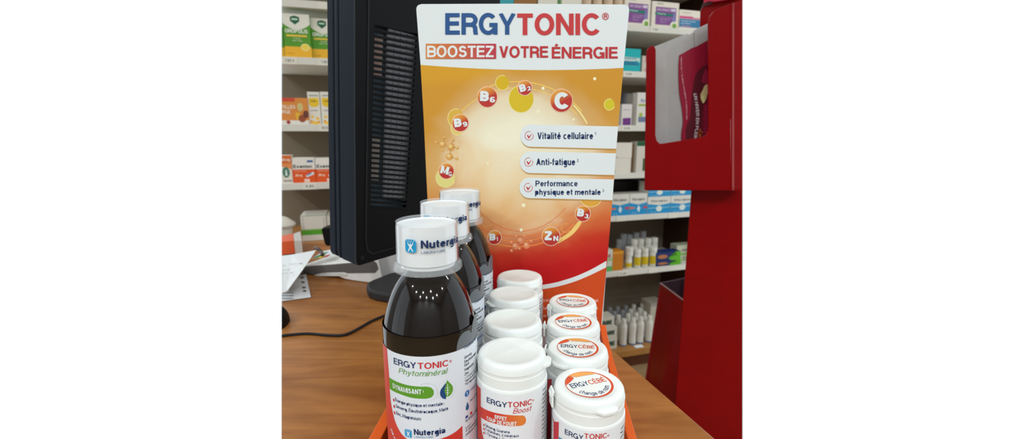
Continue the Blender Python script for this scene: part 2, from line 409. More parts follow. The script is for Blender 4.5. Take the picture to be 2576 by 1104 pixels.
M_STAND = pm((134, 3, 7), .22, .15, coat=.0, var=.04, scale=30, name='red_cardboard')
M_STANDIN = pm((178, 176, 174), .8, .15, var=.03, scale=40)
M_ORANGE = pm((222, 92, 24), .45, var=.03, scale=40)

# ================================================================== STRUCTURE
# ---- wall cabinet frame: a along the shelves, k into their depth
WA = R(17); W0 = Vector((-.676, 1.5, 0)); WD = Vector((math.cos(WA), math.sin(WA), 0)); WN = Vector((-math.sin(WA), math.cos(WA), 0))
def W(a, k, z): return W0 + WD*a + WN*k + Vector((0, 0, z))
def wpix(px, py, k=0):
    p = hit(px, py, W0 + WN*k, WN); q = p - W0
    return q.dot(WD), p.z
A_L = -.35; A_R = wpix(1666, 620, .30)[0]
Z = dict(T=.868, A=.671, B=.503, C=.298, D=.110, E=-.064, F=-.300, G=-.657)
def wbox(name, a0, a1, k0, k1, z0, z1, mat, parent=None, clip='', bevel=0):
    v, f = box(a0, a1, k0, k1, z0, z1, W); return mesh(name, v, f, mat, parent, clip=clip, bevel=bevel)
FLOORZ = -.745
M_FLOOR = pm((150, 122, 88), .5, .2, var=.12, scale=40)
fl = mesh('floor', *box(-1.6, 1.6, 1.30, 2.6, FLOORZ - .02, FLOORZ), M_FLOOR, clip='LR')
f2 = mesh('floor', *box(-2.6, 2.6, -2.6, 1.30, FLOORZ - .02, FLOORZ), M_FLOOR); tag(f2, 'beige brown tiled floor on the customer side', kind='structure')
M_WALL = pm((150, 148, 146), .8, .1, var=.1, scale=3)  # unseen walls added to darken reflections; right one cut short for the fold's sheen
for nm, bx_, lb_ in [('wall_rear', (-2.6, 2.6, -2.65, -2.6, FLOORZ, 1.95), 'beige wall behind the photographer'), ('wall_right', (2.6, 2.65, -2.6, .0, FLOORZ, 1.95), 'beige wall on the right of the shop'),
                     ('wall_left', (-2.65, -2.6, -2.6, -1.5, FLOORZ, 1.95), 'beige wall left of the shop window'), ('wall_left', (-2.65, -2.6, .5, 1.6, FLOORZ, 1.95), 'beige wall right of the shop window'),
                     ('wall_left', (-2.65, -2.6, -1.5, .5, FLOORZ, -.35), 'beige wall under the shop window'), ('wall_left', (-2.65, -2.6, -1.5, .5, 1.6, 1.95), 'beige wall over the shop window')]:
    tag(mesh(nm, *box(*bx_), M_WALL), lb_, kind='structure')
w1 = thing('window_1', (-2.62, -.5, -.35), 'shop window in the left wall', 'window'); del w1['category']; w1['kind'] = 'structure'
for y0, y1, z0, z1 in ((-1.5, .5, -.35, -.29), (-1.5, .5, 1.54, 1.6), (-1.5, -1.44, -.29, 1.54), (.44, .5, -.29, 1.54), (-.53, -.47, -.29, 1.54)):
    mesh('window_frame', *box(-2.65, -2.59, y0, y1, z0, z1), M_WHITE, w1); tag(fl, 'beige brown tiled floor in front of the shelves', kind='structure')
bw = wbox('wall_back', A_L, A_R, .30, .33, FLOORZ, .95, M_BACK, clip='L'); tag(bw, 'dark grey brown back wall behind the pharmacy shelves', kind='structure')
ce = mesh('ceiling', *box(-2.6, 2.6, -2.6, 2.3, 1.95, 2.0), pm((225, 225, 222), .8)); tag(ce, 'white ceiling above the counter', kind='structure')
up = wbox('trim_1', A_R, A_R + .03, 0, .33, FLOORZ, .95, M_BROWN); tag(up, 'dark brown upright panel at the end of the shelves', kind='structure')

def shelf(z, a0, a1, label, lip=True, mat=M_SHELF, tags=(), k0=0):
    s = thing('wall_shelf', W((max(a0, 0) + a1)/2, .15, z - .02), label, 'shelf', 'wall shelves')
    wbox('shelf_board', a0, a1, k0 + .004, .30, z - .018, z, mat, s, clip='L')
    if lip:
        wbox('price_rail', a0, a1, k0 - .006, k0 + .004, z - .020, z + .002, M_SHELF, s, clip='L', bevel=.001)
        for px, py, t in tags:
            a, zz = wpix(px, py)
            tg = wbox('price_tag', a - .022, a + .022, k0 - .0075, k0 - .006, z - .020, z, pm((222, 216, 200), .5), s)
            if t: printed('lettering', text2(t, a - .013, a + .013, z - .013, .008, .01), lambda x, y: W(x, k0 - .0079, y), M_GREY, tg)
    return s
shelf(Z['T'], A_L, A_R, 'topmost white shelf with rail, mostly above the picture')
shelf(Z['A'], A_L, A_R, 'white shelf carrying the purple boxes at upper right', tags=[(1645, 82, '7.90'), (820, 8, '')])
shelf(Z['B'], A_L, A_R, 'white shelf with price rail under the green lozenge boxes and the teal box', tags=[(730, 160, '7.80 €'), (820, 163, '7.80 €'), (1580, 180, '9.90')])
shelf(Z['C'], A_L, A_R, 'white shelf carrying the orange pastille box and the purple and white carton', tags=[(820, 321, '10.50'), (1575, 322, '6.80')])
shelf(Z['D'], A_L, A_R, 'white shelf under the orange and white sachet boxes', tags=[(780, 468, '4.80')])
shelf(Z['E'], .63, A_R, 'white shelf carrying the row of blue and white boxes', tags=[(1560, 553, ''), (1690, 540, '')])
shelf(Z['F'], .63, A_R, 'white shelf carrying the small white bottles with yellow labels', tags=[(1565, 695, '5.20'), (1640, 683, '')])
s = thing('low_shelf', W(1.1, .15, FLOORZ), 'wooden bottom shelf on a dark plinth holding white bottles with blue bases', 'shelf')
wbox('shelf_board', .63, A_R, -.02, .30, Z['G'] - .03, Z['G'], M_SHELFWOOD, s, bevel=.002)
wbox('plinth', .63, A_R, .0, .30, FLOORZ, Z['G'] - .03, pm((92, 52, 28), .5, var=.1, scale=10), s)
s = thing('wooden_ledge', W(.15, .1, -.60), 'wooden ledge behind the printer holding the white pot and green banded boxes', 'shelf')
wbox('ledge_board', A_L, .62, -.10, .295, -.105, -.085, M_SHELFWOOD, s, clip='L', bevel=.002)
wbox('ledge_front', A_L, .62, -.085, -.07, FLOORZ, -.105, pm((196, 190, 178), .5), s, clip='L')

# ---- counter
def line_x(p, q, y): return p.x + (q.x - p.x) * (y - p.y) / (q.y - p.y)
e0, e1 = atZ(1800, 1104, 0), atZ(1530, 870, 0)
CT = thing('counter', (-.05, .7, FLOORZ), 'orange brown wood grain shop counter with a slanted right edge', 'counter')
pts = [(-.6, .27), (line_x(e0, e1, .27), .27), (line_x(e0, e1, 1.13), 1.13), (-.8, 1.13)]
v, f = prism([Vector((x, y, -.028)) for x, y in pts], (0, 0, .028)); mesh('worktop', v, f, M_COUNTER, CT, clip='L', bevel=.0015)
pts = [(-.5, .35), (line_x(e0, e1, .35) - .05, .35), (line_x(e0, e1, 1.08) - .05, 1.08), (-.7, 1.08)]
v, f = prism([Vector((x, y, FLOORZ)) for x, y in pts], (0, 0, -.028 - FLOORZ)); mesh('counter_base', v, f, pm((120, 76, 44), .5, var=.1, scale=10), CT, clip='L')

# ---- ceiling downlights
for i, (x, y) in enumerate([(-1.5, -1.5), (-.5, -1.7), (.5, -1.5), (1.5, -1.7), (-1.0, -2.2), (.0, -2.3), (1.0, -2.2), (-1.9, -.6), (1.9, -.6), (-2.1, 1.2), (1.9, 1.3)]):  # last two are unseen extra lamps, added to brighten the shelves
    L = thing('downlight', (x, y, 1.93), 'round recessed downlight in the white ceiling', 'lamp', 'ceiling downlights')
    lathe_obj('trim_ring', [(.045, .0), (.06, .0), (.062, .02), (.045, .02), (.045, .0)], M_WHITE, L, 32)
    em = bpy.data.materials.get('lamp_glow')
    if not em:
        em = bpy.data.materials.new('lamp_glow'); em.use_nodes = True; b = em.node_tree.nodes['Principled BSDF']
        b.inputs['Emission Color'].default_value = (1, .95, .86, 1); b.inputs['Emission Strength'].default_value = 60
    lathe_obj('lamp_disc', [(0, .008), (.044, .008), (.044, .012), (0, .012)], em, L, 24)
    ld = bpy.data.lights.new('downlight_beam', 'AREA'); ld.shape = 'DISK'; ld.size = .09; ld.energy = LAMP_W; ld.color = (.88, .98, 1.04)
    lo = bpy.data.objects.new('downlight_beam', ld); COL.objects.link(lo); lo.location = (0, 0, .004); lo.parent = L

# ================================================================== COUNTER DISPLAY (card and tray)
DA = R(-4); EX = Vector((math.cos(DA), math.sin(DA), 0)); EY = Vector((-math.sin(DA), math.cos(DA), 0)); UP = Vector((0, 0, 1))
D0 = Vector((0, .535, 0))
def dloc(x, y, z): return D0 + EX*x + EY*y + UP*z          # display frame, card front at y = 0
def card(lay):
    return lambda px, py: hit(px, py, D0, EY) - EY*(.00006*lay)
DISP = thing('counter_display', (0, .43, 0), 'orange and red cardboard counter display with a tall printed back card', 'display')
def card_material():
    m = bpy.data.materials.new('card_print'); m.use_nodes = True; nt = m.node_tree; N = nt.nodes; Lk = nt.links
    b = N['Principled BSDF']; b.inputs['Roughness'].default_value = .42; b.inputs['Specular IOR Level'].default_value = .12
    uv = N.new('ShaderNodeUVMap'); uv.uv_map = 'print'; sx = N.new('ShaderNodeSeparateXYZ'); Lk.new(uv.outputs[0], sx.inputs[0])
    def math_(op, a, c=None, d=None):
        n = N.new('ShaderNodeMath'); n.operation = op
        for i, q in enumerate((a, c, d)):
            if q is None: continue
            if isinstance(q, (int, float)): n.inputs[i].default_value = q
            else: Lk.new(q, n.inputs[i])
        return n.outputs[0]
    X, Y = sx.outputs[0], sx.outputs[1]                    # printed position, 1 unit = 1000 px
    # swirl
    nz = N.new('ShaderNodeTexNoise'); nz.inputs['Scale'].default_value = 5.5; nz.inputs['Detail'].default_value = 3; nz.inputs['Distortion'].default_value = 1.4
    Lk.new(uv.outputs[0], nz.inputs['Vector']); nf = math_('SUBTRACT', nz.outputs['Fac'], .5)
    # sloping vertical background
    yy = math_('ADD', Y, math_('MULTIPLY', math_('SUBTRACT', X, 1.3), .16))
    yy = math_('ADD', yy, math_('MULTIPLY', nf, .05))
    rp = N.new('ShaderNodeValToRGB'); Lk.new(math_('DIVIDE', yy, .85), rp.inputs['Fac'])
    stops = [(.165, (214, 158, 50)), (.19, (208, 150, 56)), (.30, (206, 148, 54)), (.40, (214, 160, 78)), (.52, (216, 142, 84)), (.58, (214, 118, 66)), (.63, (200, 60, 38)), (.68, (192, 30, 32)), (.85, (190, 20, 28))]
    el = rp.color_ramp.elements
    while len(el) < len(stops): el.new(.5)
    for e, (p, c) in zip(el, stops): e.position = p / .85; e.color = alb(c)
    # pale glowing globe in the middle of the print
    dx = math_('DIVIDE', math_('SUBTRACT', X, 1.315), .205); dy = math_('DIVIDE', math_('SUBTRACT', Y, .405), .185)
    d = math_('SQRT', math_('ADD', math_('MULTIPLY', dx, dx), math_('MULTIPLY', dy, dy)))
    d = math_('ADD', d, math_('MULTIPLY', nf, .38))
    gr = N.new('ShaderNodeValToRGB'); Lk.new(math_('DIVIDE', d, 1.3), gr.inputs['Fac'])
    ge = gr.color_ramp.elements
    for _ in range(3): ge.new(.5)
    for e, (p, c) in zip(ge, [(0, 1), (.5, .93), (.82, .66), (1.0, .18), (1.28, 0)]): e.position = p/1.3; e.color = (c, c, c, 1)
    core = N.new('ShaderNodeValToRGB'); Lk.new(math_('ADD', math_('MULTIPLY', Y, 1.6), math_('MULTIPLY', nf, .5)), core.inputs['Fac'])
    cev = core.color_ramp.elements; cev[0].position = .5; cev[0].color = alb((244, 240, 214)); cev[1].position = .95; cev[1].color = alb((236, 196, 136))
    mx = N.new('ShaderNodeMix'); mx.data_type = 'RGBA'
    Lk.new(gr.outputs['Color'], mx.inputs['Factor']); Lk.new(rp.outputs['Color'], mx.inputs[6]); Lk.new(core.outputs['Color'], mx.inputs[7])
    Lk.new(mx.outputs[2], b.inputs['Base Color']); return m
M_CARD = card_material()
outline = [(1047, 24), (1047.6, 19), (1049.5, 15), (1053, 12), (1060, 10)] + [(1300, 9), (1570, 11)] + [(1576, 12.5), (1580, 15.5), (1582.4, 20), (1583, 26), (1568, 175), (1553, 340), (1541, 500), (1527, 660), (1512, 821)]
leftp = [(1093, 821), (1083, 640), (1075, 490), (1072, 430), (1066, 300), (1058, 165)]
ol = outline + leftp
P = [hit(x, y, D0, EY) for x, y in ol]
for q in P:
    if abs((q - D0).dot(EX)) and q.z < .05: q.z = .004
v, f = prism([p + EY*.0004 for p in P], EY*.003)
back = mesh('back_card', v, f, M_WHITE, DISP)
# printed face: grid in the card plane carrying the print coordinates
def edge_x(y, right):
    pp = ([(1583, 10), (1583, 25), (1568, 175), (1553, 340), (1541, 500), (1527, 660), (1512, 821), (1504, 910)] if right else [(1047, 10), (1047, 24), (1058, 165), (1066, 300), (1072, 430), (1075, 490), (1083, 640), (1093, 821), (1098, 910)])
    for (xa, ya), (xb, yb) in zip(pp, pp[1:]):
        if y <= yb: return xa + (xb - xa)*(y - ya)/(yb - ya)
    return pp[-1][0]
def band_top(t): return 165 + 9*(1 - (2*t - 1.1)**2) + 4*t      # lower edge of the white title area
gx, gy = 14, 40; V2 = []; F2 = []
for j in range(gy + 1):
    for i in range(gx + 1):
        t = i/gx; y0 = band_top(t); y = y0 + (818 - y0)*j/gy
        V2.append((edge_x(y, 0) + (edge_x(y, 1) - edge_x(y, 0))*t, y))
for j in range(gy):
    for i in range(gx): a = j*(gx+1) + i; F2.append((a, a+1, a+gx+2, a+gx+1))
cm = card(1)
me_o = mesh('printed_face', [cm(x, y) for x, y in V2], F2, M_CARD, back)
uvl = me_o.data.uv_layers.new(name='print')
for l in me_o.data.loops:
    x, y = V2[l.vertex_index]; uvl.data[l.index].uv = (x/1000, y/1000)

def cprint(name, shape, mat, lay, label=None): return printed(name, shape, card(lay), mat, back, label=label)
M_TBLUE = pm((40, 84, 140), .45); M_TRED = pm((198, 58, 60), .45)
cprint('title_lettering', text2('ERGY', 1120, 1297, 87, -54, .024, 0, .8), M_TBLUE, 2)
cprint('title_lettering', text2('TONIC', 1301, 1508, 88, -54, .024, 0, .8), M_TRED, 2)
cprint('title_lettering', join2(ring2(1523, 41, 8.5, 9, 1.6), text2('R', 1519, 1527.5, 46, -10, .02)), M_TRED, 2)
def lrgrad(c0, c1, x0, x1, y0=None, y1=None, name='gradient_print'):
    m = bpy.data.materials.new(name); m.use_nodes = True; nt = m.node_tree; b = nt.nodes['Principled BSDF']
    tc = nt.nodes.new('ShaderNodeTexCoord'); mp = nt.nodes.new('ShaderNodeMapRange'); s = nt.nodes.new('ShaderNodeSeparateXYZ')
    nt.links.new(tc.outputs['Generated'], s.inputs[0]); nt.links.new(s.outputs[0], mp.inputs[0]); mp.inputs[1].default_value = x0; mp.inputs[2].default_value = x1
    rp = nt.nodes.new('ShaderNodeValToRGB'); rp.color_ramp.elements[0].color = alb(c0); rp.color_ramp.elements[1].color = alb(c1)
    nt.links.new(mp.outputs[0], rp.inputs[0]); nt.links.new(rp.outputs[0], b.inputs['Base Color']); b.inputs['Roughness'].default_value = .45; return m
cprint('slogan_panel', rect2(1071, 110, 1248, 148), lrgrad((214, 128, 48), (186, 44, 60), 0, .9), 2)
cprint('slogan_lettering', text2('BOOSTEZ', 1074, 1243, 144, -29, .018, 0, .8), M_WHITE, 3)
cprint('slogan_lettering', text2('VOTRE', 1256, 1379, 145, -29, .02, 0, .85), pm((190, 50, 54), .45), 2)
cprint('slogan_lettering', text2('ÉNERGIE', 1388, 1554, 147, -29, .02, 0, .85), pm((190, 50, 54), .45), 2)
# rings of light
M_RING = pm((244, 206, 96), .45); M_RING2 = pm((250, 232, 160), .45); M_RINGR = pm((228, 122, 62), .45)
cprint('light_ring', ring2(1302, 400, 206, 196, 2.2, 60, -110, -38), M_RING, 2)
cprint('light_ring', ring2(1302, 408, 196, 188, 2.0, 60, -150, -40), M_RING, 2)
cprint('light_ring', join2(ring2(1302, 404, 200, 200, 3.5, 30, -45, -28)), M_RING2, 2)
cprint('light_ring', ring2(1302, 400, 212, 196, 2.6, 60, 70, 128), M_RINGR, 2)
cprint('light_ring', ring2(1302, 400, 214, 222, 3.2, 60, 48, 132), pm((232, 138, 70), .45), 2)
cprint('light_ring', ring2(1302, 400, 205, 208, 2.4, 60, 40, 132), pm((232, 138, 70), .45), 2)
cprint('light_streak', poly2(curve2([(1400, 604), (1430, 585), (1456, 556), (1462, 562), (1440, 590), (1405, 612)])), pm((246, 206, 120), .45), 3)
cprint('light_ring', ring2(1310, 330, 176, 252, 1.4, 60, 50, 130), pm((228, 112, 62), .45), 2)
# bubbles
for x, y, rx, ry, c in [(1264, 208, 17, 18, (216, 178, 34)), (1311, 249, 31, 34, (216, 186, 40)), (1533, 263, 13, 14, (212, 196, 46)), (1147, 297, 20, 23, (218, 176, 70)), (1150, 322, 15, 18, (226, 200, 116)), (1121, 447, 24, 24, (226, 216, 132)), (1486, 494, 28, 26, (224, 166, 66))]:
    cprint('bubble', disc2(x, y, rx, ry), pm(c, .45), 3); cprint('bubble_outline', ring2(x, y, rx + 1, ry + 1, 1.4, a0=20, a1=290), M_RING2, 4)
for x, y, r in [(1225, 556, 15), (1423, 573, 12), (1395, 588, 24)]:
    cprint('bubble_outline', ring2(x, y, r, r, 1.6, a0=30, a1=300), pm((238, 168, 90), .45), 3)
# molecules
def molecule(balls, sticks, c, c2):
    cprint('molecule', join2(*[poly2([(x0-.9, y0-.9), (x0+.9, y0+.9), (x1+.9, y1+.9), (x1-.9, y1-.9)]) for x0, y0, x1, y1 in sticks] + [disc2(x, y, r, n=18) for x, y, r in balls]), pm(c, .45), 4)
    cprint('molecule', join2(*[disc2(x - r*.2, y - r*.25, r*.55, n=14) for x, y, r in balls]), pm(c2, .45), 5)
molecule([(1114, 363, 9), (1135, 370, 9.5), (1131, 394, 9), (1097, 358, 4), (1118, 346, 3.5), (1113, 377, 4), (1140, 352, 4), (1151, 372, 4), (1149, 399, 4)],
         [(1097, 358, 1114, 363), (1114, 363, 1118, 346), (1114, 363, 1135, 370), (1135, 370, 1140, 352), (1135, 370, 1151, 372), (1135, 370, 1131, 394), (1131, 394, 1149, 399)], (216, 160, 84), (234, 198, 130))
molecule([(1310, 605, 8.5), (1297, 619, 8.5), (1325, 617, 8.5), (1299, 594, 4), (1318, 593, 4), (1287, 609, 4), (1287, 630, 4), (1307, 625, 3.5), (1336, 606, 4)],
         [(1299, 594, 1310, 605), (1318, 593, 1310, 605), (1310, 605, 1297, 619), (1310, 605, 1325, 617), (1287, 609, 1297, 619), (1287, 630, 1297, 619), (1336, 606, 1325, 617)], (232, 138, 92), (240, 176, 134))
for x, y, r in [(1496, 198, 4), (1354, 280, 4.5), (1443, 300, 3), (1366, 222, 4), (1311, 578, 4), (1317, 516, 5), (1232, 340, 3), (1227, 411, 3)]:
    cprint('sparkle', disc2(x, y, r, n=14), pm((250, 240, 200), .45), 3)
# vitamin badges
def badge_mat(c0, c1):
    m = bpy.data.materials.new('badge_print'); m.use_nodes = True; nt = m.node_tree; b = nt.nodes['Principled BSDF']
    tc = nt.nodes.new('ShaderNodeTexCoord'); s = nt.nodes.new('ShaderNodeSeparateXYZ'); nt.links.new(tc.outputs['Generated'], s.inputs[0])
    q = nt.nodes.new('ShaderNodeMath'); q.operation = 'MULTIPLY_ADD'; nt.links.new(s.outputs[0], q.inputs[0]); q.inputs[1].default_value = -.45
    nt.links.new(s.outputs[2], q.inputs[2])
    rp = nt.nodes.new('ShaderNodeValToRGB'); e = rp.color_ramp.elements; e.new(.5); e.new(.8)
    for el_, (p, c) in zip(e, [(.0, c1), (.2, c1), (.5, c0), (.78, (228, 160, 70))]): el_.position = p; el_.color = alb(c)
    nt.links.new(q.outputs[0], rp.inputs[0]); nt.links.new(rp.outputs[0], b.inputs['Base Color']); b.inputs['Roughness'].default_value = .42; return m
M_BADGE = badge_mat((216, 124, 34), (186, 42, 34)); M_RIM = pm((246, 206, 176), .45); M_SHADOWINK = pm((150, 46, 26), .5)
for big, small, x, y, r, tilt in [('B', '6', 1226, 244, 26, 3), ('B', '2', 1320, 221, 19, -16), ('C', '', 1412, 253, 29, 0), ('B', '9', 1158, 309, 22, -8), ('M', 'G', 1123, 430, 20, 14), ('B', '3', 1466, 537, 20, 10), ('Z', 'N', 1386, 594, 23.5, 0), ('B', '1', 1244, 597, 18, -2)]:
    d = cprint('vitamin_badge', disc2(x, y, r, r*1.04), M_RIM, 6)
    cprint('badge_disc', disc2(x, y, r - 1.6, r*1.04 - 1.6), M_BADGE, 7)
    if small:
        t = join2(text2(big, x - r*.72, x + (r*.16 if big != 'M' else r*.3), y + r*.42, -r*.98, .05), text2(small, x + r*(.26 if big != 'M' else .36), None if small == '1' else x + r*.78, y + r*.5, -r*.55, .03))
    else: t = text2(big, x - r*.6, x + r*.62, y + r*.72, -r*1.42, .06)
    ca, sa = math.cos(R(tilt)), math.sin(R(tilt))
    rot = lambda v: [(x + (p - x)*ca - (q - y)*sa, y + (p - x)*sa + (q - y)*ca) for p, q in v]
    cprint('badge_lettering', ([(p + 1, q + 1) for p, q in rot(t[0])], t[1]), M_SHADOWINK, 8)
    cprint('badge_lettering', (rot(t[0]), t[1]), M_WHITE, 9)
# claim panels
for (xl, yt, yb, lines, sup, cy) in [(1309, 313.5, 369, [('Vitalité cellulaire', 1352, 1492, 350, 17)], ('1', 1496, 340), 341.5), (1308, 381, 435, [('Anti-fatigue', 1349, 1447, 415.5, 17)], ('2', 1451, 407), 407.5), (1307, 446.5, 498, [('Performance', 1347, 1453, 468.5, 14.5), ('physique et mentale', 1346, 1511, 490, 14.5)], ('3', 1515, 483), 471.5)]:
    h = (yb - yt)/2; arc = [(xl + h*.95 - h*.95*math.sin(R(a)), (yt+yb)/2 - h*math.cos(R(a))) for a in range(0, 181, 12)]
    xr0, xr1 = edge_x(yt + 4.5, 1) - .3, edge_x(yb + 5, 1) - .3
    cprint('claim_shadow', poly2([(xr0, yt + 7)] + [(px + 1, py + 3) for px, py in arc] + [(xr1, yb + 7.5)]), pm((196, 150, 84), .5), 9)
    cprint('claim_panel', poly2([(xr0, yt + 4.5)] + arc + [(xr1, yb + 5)]), M_WHITE, 10)
    mx = xl + 22
    cprint('check_mark', join2(ring2(mx, cy, 11, 11.5, 1.4, a0=-20, a1=290), poly2([(mx-5.5, cy-1), (mx-3, cy-3), (mx-.5, cy+2), (mx+9, cy-8.5), (mx+.5, cy+6.5), (mx-1.5, cy+6.5)])), M_RED, 11)
    for t, a, b_, base, cap in lines: cprint('claim_lettering', text2(t, a, b_, base, -cap, .022), M_INK, 11)
    cprint('claim_lettering', text2(sup[0], sup[1], None, sup[2] , -7.5, .01), M_INK, 11)
# lower swoosh and small print
sw_t = curve2([(1100, 716), (1240, 728), (1366, 716), (1430, 701), (1480, 681), (1525.5, 656)]); sw_b = curve2([(1100, 728), (1240, 740), (1366, 727), (1430, 713), (1480, 694), (1525, 672)])
low = sw_b + [(1512.5, 818), (1094, 818)]
cprint('lower_field', poly2(low), pm((208, 78, 32), .45), 2)
cprint('swoosh', poly2(sw_t + sw_b[::-1]), M_WHITE, 3)
M_SMALL = pm((240, 190, 170), .5)
cprint('small_print', text2('métabolisme énergétique normal.', 1367, 1506, 759, -8, .0), M_SMALL, 3)
cprint('small_print', text2('la réduction de la fatigue', 1367, 1504, 778, -7, .0), M_SMALL, 3)
cprint('small_print', text2('au fonctionnement du système', 1367, 1501, 797, -7, .0), M_SMALL, 3)

# tray
TF = .004                     # tray floor top
def dbox(name, x0, x1, y0, y1, z0, z1, mat, bevel=0):
    v, f = box(x0, x1, y0, y1, z0, z1, dloc); return mesh(name, v, f, mat, DISP, bevel=bevel)
XL, XR = -.1020, .1155
dbox('tray_floor', XL + .002, XR - .002, -.29, 0, .0005, TF, pm((176, 34, 24), .45))
for nm, a, b_ in (('tray_side', XL, XL + .010), ('tray_side', XR - .0075, XR)):
    pr = [(-.29, .0005), (.0, .0005), (.0, .046), (-.02, .0405), (-.06, .036), (-.29, .034)]
    v, f = prism([dloc(a, y, z) for y, z in pr], EX*(b_ - a)); mesh(nm, v, f, M_ORANGE, DISP, bevel=.0008)
dbox('tray_front', XL + .010, XR - .0075, -.29, -.282, .0005, .030, M_ORANGE, .0008)

# ================================================================== JARS
def wrap(r): return lambda s, z: Vector((r*math.sin(s/r), -r*math.cos(s/r), z))
def jar_body(T):
    return [(0, .001), (.0235, .001), (.0252, .0022), (.0260, .0045), (.0260, T - .0185), (.0257, T - .0178), (.0252, T - .0175), (.0252, T - .0100), (.0249, T - .0096), (.0249, T - .0072), (0, T - .0072)]
def jar_lid(T, rec=.0190):
    return [(0, T - .0006), (rec - .0004, T - .0006), (rec, T - .0004), (rec + .0006, T - .0001), (.0218, T), (.0230, T - .0002), (.0239, T - .0008), (.0245, T - .0018), (.0249, T - .0036), (.0255, T - .0064), (.0255, T - .0069), (.0248, T - .0071), (0, T - .0071)]
def pull_tab(th, T, parent):
    v = []; n = 10; 
    for i in range(n + 1):
        t = i/n; a = th + R(-17 + 34*t); ro = .0262 + .0026*min(1, 4*t, 4*(1-t) + .25)
        for r, z in ((.0248, T - .0052), (ro, T - .0054), (ro, T - .0070), (.0248, T - .0082)): v.append((r*math.sin(a), -r*math.cos(a), z))
    f = [(i*4+k, (i+1)*4+k, (i+1)*4+(k+1) % 4, i*4+(k+1) % 4) for i in range(n) for k in range(4)] + [(0, 1, 2, 3), (n*4+3, n*4+2, n*4+1, n*4)]
    return mesh('pull_tab', v, f, M_JAR, parent, local=True)
def hinge(th, T, parent, size=1.0):
    er = Vector((math.sin(th), -math.cos(th), 0)); et = Vector((math.cos(th), math.sin(th), 0))
    fr = lambda a, b, c: er*a + et*b + UP*(T + c)
    h = mesh('hinge', *box(.0245, .0245 + .0035*size, -.0012, .0012, -.0075, -.0042, fr), M_JAR, parent, local=True, bevel=.0003)
    v, f = box(.0265, .0280, -.0032*size, .0032*size, -.0115*size, -.0062, fr)
    mesh('hinge_plate', v, f, M_JAR, h, local=True, bevel=.0005)
    fr2 = lambda a, b, c: er*(a - c*.35) + et*b + UP*(T + c)
    v, f = box(.0253, .0266, -.0036*size, .0036*size, -.0062, -.0018, fr2)
    mesh('hinge_plate', v, f, M_JAR, h, local=True, bevel=.0005)

